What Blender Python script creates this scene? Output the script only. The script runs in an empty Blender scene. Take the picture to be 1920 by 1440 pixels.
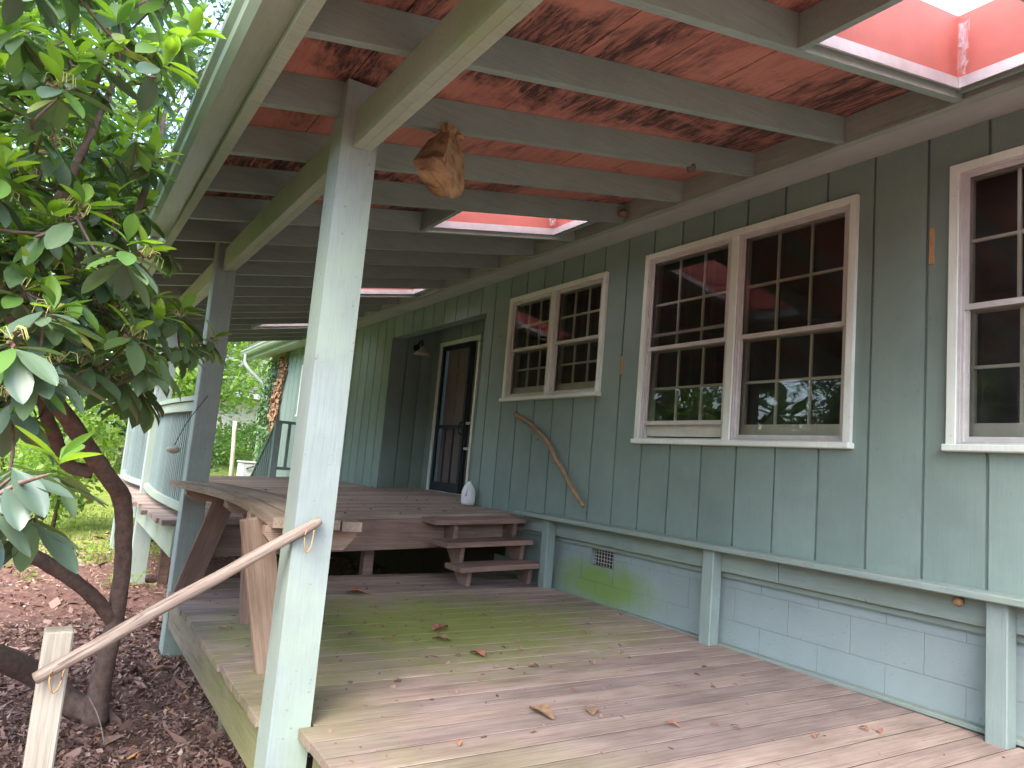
import bpy, bmesh, math, random
import numpy as np
from mathutils import Vector, Matrix, Quaternion
random.seed(7); rng = np.random.default_rng(7)
scn = bpy.context.scene
COL = scn.collection
rad = math.radians

# ------------------------------------------------------------------ camera
F = 1342.65
RM = np.array([[0.8392, 0.1366, 0.5264], [-0.5368, 0.0528, 0.8421], [0.0873, -0.9892, 0.1177]])
_u, _s, _v = np.linalg.svd(RM); RM = _u @ _v
CAM = np.array([0., 0., 1.03])
cd = bpy.data.cameras.new("camera"); cam = bpy.data.objects.new("camera", cd); COL.objects.link(cam)
cd.sensor_width = 36; cd.lens = F / 1920 * 36; cd.clip_start = 0.02; cd.clip_end = 500
m = Matrix.Identity(4)
for i in range(3):
    m[i][0] = RM[i][0]; m[i][1] = -RM[i][1]; m[i][2] = -RM[i][2]; m[i][3] = CAM[i]
cam.matrix_world = m
scn.camera = cam

# ------------------------------------------------------------------ light
SUN_EL, SUN_AZ = rad(52), rad(228)          # azimuth measured from +Y towards +X
w = bpy.data.worlds.new("World"); scn.world = w; w.use_nodes = True
nt = w.node_tree; bgn = nt.nodes["Background"]
sky = nt.nodes.new("ShaderNodeTexSky"); sky.sky_type = 'NISHITA'; sky.sun_disc = False
sky.sun_elevation = SUN_EL; sky.sun_rotation = SUN_AZ; sky.air_density = 1.0; sky.dust_density = 2.0; sky.ozone_density = 0.6
nt.links.new(sky.outputs[0], bgn.inputs[0]); bgn.inputs[1].default_value = 0.15
sd = bpy.data.lights.new("sun", 'SUN'); sd.energy = 1.0; sd.angle = rad(60); sd.color = (1, .97, .93)
sun = bpy.data.objects.new("sun", sd); COL.objects.link(sun)
sdir = Vector((math.sin(SUN_AZ) * math.cos(SUN_EL), math.cos(SUN_AZ) * math.cos(SUN_EL), math.sin(SUN_EL)))
sun.rotation_euler = sdir.to_track_quat('Z', 'Y').to_euler(); sun.location = (-8, -10, 20)
scn.view_settings.view_transform = 'Standard'; scn.view_settings.look = 'None'
scn.view_settings.exposure = 2.75; scn.view_settings.gamma = 1.0
scn.render.engine = 'CYCLES'
scn.cycles.max_bounces = 10; scn.cycles.diffuse_bounces = 5; scn.cycles.transparent_max_bounces = 12
scn.cycles.sample_clamp_indirect = 8

# ------------------------------------------------------------------ pixel helpers (photo pixel -> point on a plane)
def ray(u, v): return RM @ np.array([u - 960, v - 720, F])
def onY(u, v, Y): d = ray(u, v); return Vector(CAM + d * (Y - CAM[1]) / d[1])
def onX(u, v, X): d = ray(u, v); return Vector(CAM + d * (X - CAM[0]) / d[0])
def onZ(u, v, Z): d = ray(u, v); return Vector(CAM + d * (Z - CAM[2]) / d[2])

# ------------------------------------------------------------------ object helpers
WP = {}
def link(o, parent=None, wloc=(0, 0, 0)):
    COL.objects.link(o); WP[o.name] = Vector(wloc)
    if parent is not None:
        o.parent = parent; o.matrix_parent_inverse = Matrix.Translation(-WP[parent.name])
    return o
def tag(o, label, cat, group=None):
    o["label"] = label; o["category"] = cat
    if group: o["group"] = group
    return o
def thing(name, loc, label, cat, group=None):
    o = bpy.data.objects.new(name, None); o.empty_display_size = .1; o.location = loc
    link(o, None, loc); return tag(o, label, cat, group)
def mesh(name, verts, faces, mt=None, smooth=False):
    me = bpy.data.meshes.new(name); me.from_pydata([tuple(v) for v in verts], [], faces)
    if mt: me.materials.append(mt)
    if smooth: me.polygons.foreach_set("use_smooth", [True] * len(me.polygons))
    return me
def add(name, me, parent=None, loc=(0, 0, 0), rot=None, scale=None):
    o = bpy.data.objects.new(name, me); o.location = loc
    if rot is not None: o.rotation_mode = 'QUATERNION'; o.rotation_quaternion = rot
    if scale is not None: o.scale = scale
    return link(o, parent, loc)
_bc = {}
def cbox_mesh(sx, sy, sz, mt, ch=.003):
    key = (round(sx, 4), round(sy, 4), round(sz, 4), mt.name, ch)
    if key in _bc: return _bc[key]
    hx, hy, hz = sx / 2, sy / 2, sz / 2; c = min(ch, hx * .45, hy * .45, hz * .45)
    V = []; idx = {}
    for a in (-1, 1):
        for b in (-1, 1):
            for d in (-1, 1):
                idx[(a, b, d, 0)] = len(V); V.append((a * hx, b * (hy - c), d * (hz - c)))
                idx[(a, b, d, 1)] = len(V); V.append((a * (hx - c), b * hy, d * (hz - c)))
                idx[(a, b, d, 2)] = len(V); V.append((a * (hx - c), b * (hy - c), d * hz))
    Fs = []
    for s in (-1, 1):
        Fs.append([idx[(s, p, q, 0)] for p, q in ((-1, -1), (1, -1), (1, 1), (-1, 1))])
        Fs.append([idx[(p, s, q, 1)] for p, q in ((-1, -1), (1, -1), (1, 1), (-1, 1))])
        Fs.append([idx[(p, q, s, 2)] for p, q in ((-1, -1), (1, -1), (1, 1), (-1, 1))])
    for a in (-1, 1):
        for b in (-1, 1):
            Fs.append([idx[(a, b, -1, 0)], idx[(a, b, 1, 0)], idx[(a, b, 1, 1)], idx[(a, b, -1, 1)]])
            Fs.append([idx[(a, -1, b, 0)], idx[(a, 1, b, 0)], idx[(a, 1, b, 2)], idx[(a, -1, b, 2)]])
            Fs.append([idx[(-1, a, b, 1)], idx[(1, a, b, 1)], idx[(1, a, b, 2)], idx[(-1, a, b, 2)]])
            for d in (-1, 1): Fs.append([idx[(a, b, d, 0)], idx[(a, b, d, 1)], idx[(a, b, d, 2)]])
    me = mesh("box", V, Fs, mt)
    bm = bmesh.new(); bm.from_mesh(me); bmesh.ops.recalc_face_normals(bm, faces=bm.faces); bm.to_mesh(me); bm.free()
    _bc[key] = me; return me
def box(name, x0, x1, y0, y1, z0, z1, mt, parent=None, ch=.003):
    return add(name, cbox_mesh(abs(x1 - x0), abs(y1 - y0), abs(z1 - z0), mt, ch), parent, ((x0 + x1) / 2, (y0 + y1) / 2, (z0 + z1) / 2))
def obox(name, p0, p1, wd, ht, mt, parent=None, up=(0, 0, 1), ch=.003):
    """box whose local X runs from p0 to p1; wd across, ht along up"""
    p0, p1 = Vector(p0), Vector(p1); x = (p1 - p0); L = x.length; x.normalize(); u = Vector(up)
    y = u.cross(x).normalized(); z = x.cross(y)
    q = Matrix((x, y, z)).transposed().to_quaternion()
    return add(name, cbox_mesh(L, wd, ht, mt, ch), parent, (p0 + p1) / 2, q)
def prism(name, poly, z0, z1, mt, parent=None, zf=None, ch=0):
    """polygon in plan extruded; zf(x,y) is added to z"""
    cx = sum(p[0] for p in poly) / len(poly); cy = sum(p[1] for p in poly) / len(poly); n = len(poly)
    zf = zf or (lambda x, y: 0); cz = (z0 + z1) / 2 + zf(cx, cy)
    V = [(x - cx, y - cy, z0 + zf(x, y) - cz) for x, y in poly] + [(x - cx, y - cy, z1 + zf(x, y) - cz) for x, y in poly]
    Fs = [list(range(n))[::-1], list(range(n, 2 * n))] + [[i, (i + 1) % n, n + (i + 1) % n, n + i] for i in range(n)]
    me = mesh(name, V, Fs, mt); bm = bmesh.new(); bm.from_mesh(me); bmesh.ops.recalc_face_normals(bm, faces=bm.faces)
    if ch: bmesh.ops.bevel(bm, geom=list(bm.edges), offset=ch, segments=1, affect='EDGES')
    bm.to_mesh(me); bm.free()
    return add(name, me, parent, (cx, cy, cz))
def multibox(name, boxes, mt, parent=None):
    """several boxes as ONE part"""
    c = Vector(((boxes[0][0] + boxes[0][1]) / 2, (boxes[0][2] + boxes[0][3]) / 2, (boxes[0][4] + boxes[0][5]) / 2)); V = []; Fs = []
    for x0, x1, y0, y1, z0, z1 in boxes:
        b = len(V)
        V += [(x - c.x, y - c.y, z - c.z) for x in (x0, x1) for y in (y0, y1) for z in (z0, z1)]
        Fs += [[b + i for i in f] for f in ((0, 1, 3, 2), (4, 6, 7, 5), (0, 4, 5, 1), (2, 3, 7, 6), (0, 2, 6, 4), (1, 5, 7, 3))]
    return add(name, mesh(name, V, Fs, mt), parent, c)
def tube_data(pts, rads, n=8, wob=0., caps=True, V=None, Fs=None):
    V = [] if V is None else V; Fs = [] if Fs is None else Fs
    pts = [Vector(p) for p in pts]; base = len(V); up = Vector((.13, .21, .97))
    for i, p in enumerate(pts):
        d = (pts[min(i + 1, len(pts) - 1)] - pts[max(i - 1, 0)]).normalized()
        a = d.cross(up)
        if a.length < .05: a = d.cross(Vector((1, 0, 0)))
        a.normalize(); b = d.cross(a)
        for k in range(n):
            t = 2 * math.pi * k / n; r = rads[i] * (1 + (random.uniform(-wob, wob) if wob else 0))
            V.append(p + (a * math.cos(t) + b * math.sin(t)) * r)
    for i in range(len(pts) - 1):
        for k in range(n):
            k2 = (k + 1) % n
            Fs.append([base + i * n + k, base + i * n + k2, base + (i + 1) * n + k2, base + (i + 1) * n + k])
    if caps:
        Fs.append([base + k for k in range(n)][::-1]); Fs.append([base + (len(pts) - 1) * n + k for k in range(n)])
    return V, Fs
def smooth_path(pts, sub=4):
    P = [Vector(p) for p in pts]; out = []
    for i in range(len(P) - 1):
        p0, p1, p2, p3 = P[max(i - 1, 0)], P[i], P[i + 1], P[min(i + 2, len(P) - 1)]
        for s in range(sub):
            t = s / sub
            out.append(.5 * ((2 * p1) + (p2 - p0) * t + (2 * p0 - 5 * p1 + 4 * p2 - p3) * t * t + (3 * p1 - p0 - 3 * p2 + p3) * t ** 3))
    out.append(P[-1]); return out
def lerp_list(vals, n):
    return [float(np.interp(i / (n - 1) * (len(vals) - 1), range(len(vals)), vals)) for i in range(n)]
def tube(name, pts, rads, mt, parent=None, n=8, wob=0, sub=4, smooth=True):
    P = smooth_path(pts, sub) if sub > 1 else [Vector(p) for p in pts]
    c = P[0].copy(); V, Fs = tube_data([p - c for p in P], lerp_list(rads, len(P)), n, wob)
    return add(name, mesh(name, V, Fs, mt, smooth), parent, c)
def lathe(name, prof, mt, parent, loc, n=20, sx=1, sy=1):
    V = []; Fs = []
    for r, z in prof:
        for k in range(n):
            t = 2 * math.pi * k / n; V.append((r * math.cos(t) * sx, r * math.sin(t) * sy, z))
    for i in range(len(prof) - 1):
        for k in range(n):
            k2 = (k + 1) % n; Fs.append([i * n + k, i * n + k2, (i + 1) * n + k2, (i + 1) * n + k])
    Fs.append(list(range(n))[::-1]); Fs.append([(len(prof) - 1) * n + k for k in range(n)])
    return add(name, mesh(name, V, Fs, mt, True), parent, loc)

# ------------------------------------------------------------------ materials
def newmat(name):
    mt = bpy.data.materials.new(name); mt.use_nodes = True; n = mt.node_tree.nodes; return mt, n, mt.node_tree.links, n["Principled BSDF"]
def coords(n, l, scale, objrand=True, world=False):
    mp = n.new("ShaderNodeMapping"); mp.inputs["Scale"].default_value = scale
    if world:
        g = n.new("ShaderNodeNewGeometry"); l.new(g.outputs["Position"], mp.inputs["Vector"])
    else:
        tc = n.new("ShaderNodeTexCoord")
        if objrand:
            oi = n.new("ShaderNodeObjectInfo"); mu = n.new("ShaderNodeMath"); mu.operation = 'MULTIPLY'; mu.inputs[1].default_value = 57.
            l.new(oi.outputs["Random"], mu.inputs[0])
            va = n.new("ShaderNodeVectorMath"); va.operation = 'ADD'
            l.new(tc.outputs["Object"], va.inputs[0]); l.new(mu.outputs[0], va.inputs[1]); l.new(va.outputs[0], mp.inputs["Vector"])
        else: l.new(tc.outputs["Object"], mp.inputs["Vector"])
    return mp.outputs[0]
def noise(n, l, vec, scale, detail=5, rough=.6, dist=0.):
    t = n.new("ShaderNodeTexNoise"); t.inputs["Scale"].default_value = scale; t.inputs["Detail"].default_value = detail
    t.inputs["Roughness"].default_value = rough; t.inputs["Distortion"].default_value = dist; l.new(vec, t.inputs["Vector"]); return t.outputs["Fac"]
def ramp(n, l, fac, stops):
    r = n.new("ShaderNodeValToRGB"); e = r.color_ramp.elements
    while len(e) < len(stops): e.new(.5)
    for k, (p, c) in enumerate(stops):
        e[k].position = p; e[k].color = (c[0], c[1], c[2], 1) if not isinstance(c, (int, float)) else (c, c, c, 1)
    l.new(fac, r.inputs[0]); return r.outputs[0]
def mix(n, l, fac, a, b, mode='MIX'):
    mx = n.new("ShaderNodeMix"); mx.data_type = 'RGBA'; mx.blend_type = mode
    for s, v in ((0, fac), (6, a), (7, b)):
        if isinstance(v, (int, float)): mx.inputs[s].default_value = v
        elif isinstance(v, tuple): mx.inputs[s].default_value = (*v, 1)
        else: l.new(v, mx.inputs[s])
    return mx.outputs[2]
def math_(n, l, op, a, b=None):
    q = n.new("ShaderNodeMath"); q.operation = op
    for i, v in enumerate((a, b)):
        if v is None: continue
        if isinstance(v, (int, float)): q.inputs[i].default_value = v
        else: l.new(v, q.inputs[i])
    return q.outputs[0]
def bump(n, l, h, strength, dist, bs):
    b = n.new("ShaderNodeBump"); b.inputs["Strength"].default_value = strength; b.inputs["Distance"].default_value = dist
    l.new(h, b.inputs["Height"]); l.new(b.outputs[0], bs.inputs["Normal"])
def ax(a, lo, hi): return {'x': (lo, hi, hi), 'y': (hi, lo, hi), 'z': (hi, hi, lo)}[a]

def paint(name, base, dark, axis='x', speck=.35, algae=None, rough=.62, grain=.35, peel=None, gmix=.55):
    """weathered painted timber: soft blotches, grime in the grain, black specks"""
    mt, n, l, bs = newmat(name)
    v = coords(n, l, (1, 1, 1)); vg = coords(n, l, ax(axis, 1.5, 26))
    c = mix(n, l, ramp(n, l, noise(n, l, v, 3.2, 6, .65), [(.32, 0), (.7, 1)]), base, tuple(.82 * x for x in base))
    g = ramp(n, l, noise(n, l, vg, 3, 6, .7, .3), [(.42, 0), (.75, gmix)]); c = mix(n, l, g, c, dark)
    if algae: c = mix(n, l, ramp(n, l, noise(n, l, v, 1.7, 4, .6), [(.45, 0), (.72, .65)]), c, algae)
    if peel: c = mix(n, l, ramp(n, l, noise(n, l, vg, 5, 8, .75), [(.66, 0), (.7, .8)]), c, peel)
    s = ramp(n, l, noise(n, l, v, 42, 3, .5), [(.68, 0), (.76, speck)]); c = mix(n, l, s, c, tuple(.25 * x for x in dark))
    oi = n.new("ShaderNodeObjectInfo"); va = ramp(n, l, oi.outputs["Random"], [(0, .9), (1, 1.08)]); c = mix(n, l, 1., c, va, 'MULTIPLY')
    l.new(c, bs.inputs["Base Color"]); bs.inputs["Roughness"].default_value = rough
    bump(n, l, noise(n, l, vg, 6, 6, .7), grain, .004, bs); return mt
def wood(name, a, b, c3, axis='x', rough=.8, moss=None, streak=1.):
    """bare weathered timber, every piece a little different"""
    mt, n, l, bs = newmat(name)
    v = coords(n, l, ax(axis, .8, 22)); vb = coords(n, l, ax(axis, .9, 2.5))
    c = ramp(n, l, noise(n, l, v, 3, 8, .7, .6), [(.25, c3), (.5, a), (.75, b)])
    c = mix(n, l, ramp(n, l, noise(n, l, vb, 2.1, 5, .6), [(.38, 0), (.7, .55 * streak)]), c, tuple(.5 * x for x in c3))
    crack = ramp(n, l, noise(n, l, coords(n, l, ax(axis, .7, 60)), 2.2, 3, .5), [(.66, 0), (.71, .6)]); c = mix(n, l, crack, c, tuple(.3 * x for x in c3))
    oi = n.new("ShaderNodeObjectInfo"); va = ramp(n, l, oi.outputs["Random"], [(0, (.74, .73, .76)), (.5, (1, .97, .95)), (1, (1.12, 1.12, 1.1))]); c = mix(n, l, 1., c, va, 'MULTIPLY')
    if moss:
        wv = coords(n, l, (1, 1, 1), world=True)
        for (mx, my, rx, ry, amt) in moss:
            sub = n.new("ShaderNodeVectorMath"); sub.operation = 'SUBTRACT'; sub.inputs[1].default_value = (mx, my, 0); l.new(wv, sub.inputs[0])
            sc = n.new("ShaderNodeVectorMath"); sc.operation = 'MULTIPLY'; sc.inputs[1].default_value = (1 / rx, 1 / ry, 0); l.new(sub.outputs[0], sc.inputs[0])
            ln = n.new("ShaderNodeVectorMath"); ln.operation = 'LENGTH'; l.new(sc.outputs[0], ln.inputs[0])
            d = math_(n, l, 'ADD', ln.outputs["Value"], math_(n, l, 'MULTIPLY', noise(n, l, wv, 3.5, 6, .65), 1.1))
            f = ramp(n, l, d, [(.95, amt), (1., amt * .9), (1.0, amt * .9)]); 
            mr = n.new("ShaderNodeMapRange"); l.new(d, mr.inputs[0]); mr.inputs[1].default_value = .85; mr.inputs[2].default_value = 1.5; mr.inputs[3].default_value = amt; mr.inputs[4].default_value = 0
            c = mix(n, l, mr.outputs[0], c, (.19, .22, .05))
    l.new(c, bs.inputs["Base Color"]); bs.inputs["Roughness"].default_value = rough; bs.inputs["Specular IOR Level"].default_value = .3
    bump(n, l, noise(n, l, v, 5, 8, .75), .5, .005, bs); return mt
def plain(name, col, rough=.6, metal=0, var=.15, scale=12, bmp=.1):
    mt, n, l, bs = newmat(name); v = coords(n, l, (1, 1, 1))
    c = mix(n, l, ramp(n, l, noise(n, l, v, scale, 6, .65), [(.3, 0), (.72, 1)]), col, tuple(x * (1 - var * 2) for x in col))
    l.new(c, bs.inputs["Base Color"]); bs.inputs["Roughness"].default_value = rough; bs.inputs["Metallic"].default_value = metal
    if bmp: bump(n, l, noise(n, l, v, scale * 4, 5, .6), bmp, .004, bs)
    return mt
def leafmat(name, a, b, rough=.45, trans=.35, attr=False, ta=None):
    mt, n, l, bs = newmat(name)
    if attr:
        at = n.new("ShaderNodeAttribute"); at.attribute_name = "rnd"; f = at.outputs["Fac"]
    else:
        oi = n.new("ShaderNodeObjectInfo"); f = oi.outputs["Random"]
    c = ramp(n, l, f, [(0, a), (1, b)] if not isinstance(a, list) else a)
    l.new(c, bs.inputs["Base Color"]); bs.inputs["Roughness"].default_value = rough
    tr = n.new("ShaderNodeBsdfTranslucent"); c2 = mix(n, l, 1., c, ta or (1.5, 1.6, .6), 'MULTIPLY'); l.new(c2, tr.inputs[0])
    ms = n.new("ShaderNodeMixShader"); ms.inputs[0].default_value = trans
    out = n["Material Output"]; l.new(bs.outputs[0], ms.inputs[1]); l.new(tr.outputs[0], ms.inputs[2]); l.new(ms.outputs[0], out.inputs[0]); return mt

M = {}
M['post'] = paint("post_paint", (.335, .39, .375), (.2, .24, .2), 'z', .5, (.36, .46, .32), peel=(.33, .27, .22))
M['beam'] = paint("beam_paint", (.43, .51, .41), (.25, .29, .21), 'x', .3, (.3, .42, .2))
M['rafter'] = paint("rafter_paint", (.295, .385, .335), (.18, .225, .19), 'x', .3)
M['ledger'] = paint("ledger_paint", (.37, .42, .36), (.22, .24, .19), 'y', .3)
M['soffit'] = paint("soffit_paint", (.52, .54, .51), (.36, .37, .34), 'y', .2)
M['siding'] = paint("siding_paint", (.205, .272, .242), (.145, .188, .168), 'z', .3, (.205, .275, .225), grain=.5, gmix=.3)
M['rail'] = paint("rail_paint", (.255, .315, .285), (.15, .185, .16), 'y', .5, (.27, .31, .22), peel=(.34, .3, .24))
M['railz'] = paint("rail_post_paint", (.25, .315, .29), (.15, .185, .16), 'z', .4)
M['balu'] = paint("baluster_paint", (.20, .26, .25), (.12, .155, .15), 'z', .3)
M['mint'] = paint("mint_rim_paint", (.36, .43, .37), (.28, .3, .22), 'y', .4, (.4, .45, .25))
M['white'] = paint("window_white_paint", (.75, .80, .72), (.56, .58, .5), 'z', .5, None, .5, .15)
M['alu'] = plain("storm_frame_metal", (.60, .57, .55), .45, .2, .12, 9, .05)
M['muntin'] = plain("muntin_paint", (.76, .74, .64), .5, 0, .1, 9, .05)
M['deck'] = wood("deck_wood", (.365, .278, .232), (.46, .375, .315), (.185, .128, .105), 'x', moss=[(2.2, 4.15, 1.75, 1.2, .92), (1.0, 3.1, .5, .8, .35), (1.3, 2.0, .9, .5, .3)])
M['deck2'] = wood("upper_deck_wood", (.37, .285, .235), (.46, .37, .30), (.24, .17, .14), 'x')
M['stain'] = wood("stained_wood", (.27, .178, .142), (.36, .255, .205), (.155, .095, .077), 'x')
M['bench'] = wood("bench_wood", (.40, .30, .21), (.50, .40, .28), (.25, .17, .11), 'x')
M['brace'] = wood("brace_wood", (.37, .265, .19), (.46, .35, .26), (.21, .135, .09), 'x')
M['rim'] = wood("rim_wood", (.27, .22, .16), (.36, .31, .22), (.16, .13, .08), 'y', moss=[(.9, 3.0, .6, 1.6, .5)])
M['stake'] = wood("stake_wood", (.50, .45, .36), (.60, .56, .46), (.28, .24, .17), 'z')
M['log'] = wood("log_wood", (.34, .265, .215), (.50, .43, .36), (.13, .09, .07), 'x', streak=1.)
M['stick'] = plain("stick_bark", (.36, .23, .13), .75, 0, .25, 20, .4)
M['bark'] = plain("shrub_bark", (.25, .16, .125), .85, 0, .3, 26, .9)
M['bark2'] = plain("tree_bark", (.10, .075, .055), .9, 0, .3, 10, .8)
M['black'] = plain("black_metal", (.018, .018, .022), .4, .3, .1, 10, .05)
M['frame_dark'] = plain("screen_frame_navy", (.022, .024, .04), .42, .2, .1, 10, .05)
M['door'] = plain("door_brown_paint", (.42, .33, .30), .5, 0, .08, 4, .05)
M['gutter'] = paint("gutter_paint", (.36, .43, .36), (.2, .24, .17), 'y', .35, (.26, .33, .19), rough=.32, grain=.08)
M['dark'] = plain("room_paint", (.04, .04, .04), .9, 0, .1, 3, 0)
M['void'] = plain("underdeck_dark", (.06, .045, .035), .95, 0, .2, 4, .3)
M['brownpaper'] = None
M['jug'] = plain("jug_plastic", (.75, .75, .76), .35, 0, .03, 6, .02)
M['ivory'] = plain("ivory_plastic", (.55, .52, .40), .4, 0, .1, 8, .05)
M['bblock'] = plain("cream_block_paint", (.62, .56, .47), .8, 0, .12, 5, .2)
M['drum'] = plain("white_sheet_metal", (.62, .62, .60), .45, 0, .15, 8, .05)
M['shingle'] = plain("shingle_grit", (.16, .15, .14), .95, 0, .25, 30, .4)
M['chip'] = plain("bare_wood_chip", (.50, .30, .14), .8, 0, .2, 20, .2)
M['curl'] = plain("yellow_stem", (.45, .42, .13), .6, 0, .2, 20, 0)
M['dead'] = plain("dead_flower", (.26, .13, .085), .85, 0, .3, 40, .3)
M['web'] = plain("cobweb_silk", (.7, .66, .66), .8, 0, .1, 40, .3)
M['web'].node_tree.nodes['Principled BSDF'].inputs['Alpha'].default_value = .22

def red_paint():
    mt, n, l, bs = newmat("red_sheathing_paint")
    v = coords(n, l, (1, 1, 1), world=True); vs = coords(n, l, (16, 2.2, 2), world=True)
    c = mix(n, l, ramp(n, l, noise(n, l, v, 2.3, 6, .6), [(.3, 0), (.7, 1)]), (.58, .26, .19), (.46, .185, .138))
    c = mix(n, l, ramp(n, l, noise(n, l, vs, 2.2, 6, .7), [(.45, 0), (.75, .5)]), c, (.24, .08, .062))
    patch = ramp(n, l, noise(n, l, v, 1.0, 6, .66, .6), [(.47, 0), (.56, 1)])
    st = ramp(n, l, noise(n, l, vs, 2.0, 8, .78, .8), [(.36, 0), (.55, 1)])
    mold = math_(n, l, 'MULTIPLY', patch, st); c = mix(n, l, math_(n, l, 'MULTIPLY', mold, .93), c, (.022, .016, .017))
    spk = ramp(n, l, noise(n, l, v, 30, 4, .6), [(.64, 0), (.72, .5)]); c = mix(n, l, spk, c, (.08, .03, .03))
    l.new(c, bs.inputs["Base Color"]); bs.inputs["Roughness"].default_value = .8; bump(n, l, noise(n, l, vs, 6, 6, .7), .25, .004, bs); return mt
M['red'] = red_paint()
M['salmon'] = plain("skylight_well_paint", (.52, .14, .10), .7, 0, .1, 4, .1)

def translucent_panel():
    mt, n, l, bs = newmat("skylight_plastic"); n.remove(bs)
    v = coords(n, l, (1, 1, 1)); c = ramp(n, l, noise(n, l, v, 14, 7, .7), [(.3, (.84, .82, .84)), (.7, (.97, .95, .97))])
    tr = n.new("ShaderNodeBsdfTranslucent"); df = n.new("ShaderNodeBsdfDiffuse"); ms = n.new("ShaderNodeMixShader"); ms.inputs[0].default_value = .04
    l.new(c, tr.inputs[0]); l.new(c, df.inputs[0]); l.new(tr.outputs[0], ms.inputs[1]); l.new(df.outputs[0], ms.inputs[2]); l.new(ms.outputs[0], n["Material Output"].inputs[0]); return mt
M['dome'] = translucent_panel()
def glass():
    mt, n, l, bs = newmat("window_glass"); n.remove(bs)
    fr = n.new("ShaderNodeFresnel"); fr.inputs[0].default_value = 1.52
    g = n.new("ShaderNodeBsdfGlossy"); g.inputs["Roughness"].default_value = .012; g.inputs[0].default_value = (.95, .95, .95, 1)
    v = coords(n, l, (1, 1, 1)); b = n.new("ShaderNodeBump"); b.inputs["Strength"].default_value = .025; b.inputs["Distance"].default_value = .02
    l.new(noise(n, l, v, 3, 2, .5), b.inputs["Height"]); l.new(b.outputs[0], g.inputs["Normal"])
    t = n.new("ShaderNodeBsdfTransparent"); t.inputs[0].default_value = (.9, .92, .9, 1)
    ms = n.new("ShaderNodeMixShader"); l.new(math_(n, l, 'MULTIPLY', fr.outputs[0], 1.0), ms.inputs[0]); l.new(t.outputs[0], ms.inputs[1]); l.new(g.outputs[0], ms.inputs[2])
    d = n.new("ShaderNodeBsdfDiffuse"); d.inputs[0].default_value = (.4, .39, .37, 1); m2 = n.new("ShaderNodeMixShader")
    l.new(ramp(n, l, noise(n, l, v, 5, 6, .7), [(.4, .01), (.8, .05)]), m2.inputs[0]); l.new(ms.outputs[0], m2.inputs[1]); l.new(d.outputs[0], m2.inputs[2])
    l.new(m2.outputs[0], n["Material Output"].inputs[0]); return mt
M['glass'] = glass()
def screen():
    mt, n, l, bs = newmat("insect_screen"); n.remove(bs)
    t = n.new("ShaderNodeBsdfTransparent"); d = n.new("ShaderNodeBsdfDiffuse"); d.inputs[0].default_value = (.05, .05, .055, 1)
    ms = n.new("ShaderNodeMixShader"); ms.inputs[0].default_value = .22; l.new(t.outputs[0], ms.inputs[1]); l.new(d.outputs[0], ms.inputs[2]); l.new(ms.outputs[0], n["Material Output"].inputs[0]); return mt
M['screen'] = screen()
def blockmat():
    mt, n, l, bs = newmat("block_paint"); v = coords(n, l, (1, 1, 1)); wv = coords(n, l, (1, 1, 1), world=True)
    c = mix(n, l, ramp(n, l, noise(n, l, wv, 2.2, 5, .6), [(.3, 0), (.7, 1)]), (.265, .325, .325), (.225, .28, .28))
    sub = n.new("ShaderNodeVectorMath"); sub.operation = 'SUBTRACT'; sub.inputs[1].default_value = (3.8, 4.55, .17); l.new(wv, sub.inputs[0])
    sc = n.new("ShaderNodeVectorMath"); sc.operation = 'MULTIPLY'; sc.inputs[1].default_value = (0, 1 / .75, 1 / .24); l.new(sub.outputs[0], sc.inputs[0])
    ln = n.new("ShaderNodeVectorMath"); ln.operation = 'LENGTH'; l.new(sc.outputs[0], ln.inputs[0])
    d = math_(n, l, 'ADD', ln.outputs["Value"], math_(n, l, 'MULTIPLY', noise(n, l, wv, 6, 6, .65), .9))
    mr = n.new("ShaderNodeMapRange"); l.new(d, mr.inputs[0]); mr.inputs[1].default_value = .8; mr.inputs[2].default_value = 1.5; mr.inputs[3].default_value = .9; mr.inputs[4].default_value = 0
    c = mix(n, l, mr.outputs[0], c, (.17, .27, .05))
    pit = ramp(n, l, noise(n, l, wv, 55, 4, .6), [(.66, 0), (.74, .6)]); c = mix(n, l, pit, c, (.07, .09, .085))
    l.new(c, bs.inputs["Base Color"]); bs.inputs["Roughness"].default_value = .75; bump(n, l, noise(n, l, wv, 60, 4, .6), .5, .004, bs); return mt
M['block'] = blockmat()
M['mortar'] = plain("painted_mortar", (.26, .32, .32), .85, 0, .12, 20, .3)
def paper():
    mt, n, l, bs = newmat("brown_paper"); v = coords(n, l, (1, 1, 1), False)
    c = ramp(n, l, noise(n, l, v, 11, 7, .65, .5), [(.3, (.16, .09, .05)), (.5, (.38, .25, .13)), (.75, (.50, .36, .21))])
    st = ramp(n, l, noise(n, l, coords(n, l, (1, 1, .5), False), 9, 3, .6, .8), [(.55, 0), (.63, .75)]); c = mix(n, l, st, c, (.12, .055, .04))
    l.new(c, bs.inputs["Base Color"]); bs.inputs["Roughness"].default_value = .8; bump(n, l, noise(n, l, v, 18, 5, .6), .6, .01, bs); return mt
M['paper'] = paper()
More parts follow.
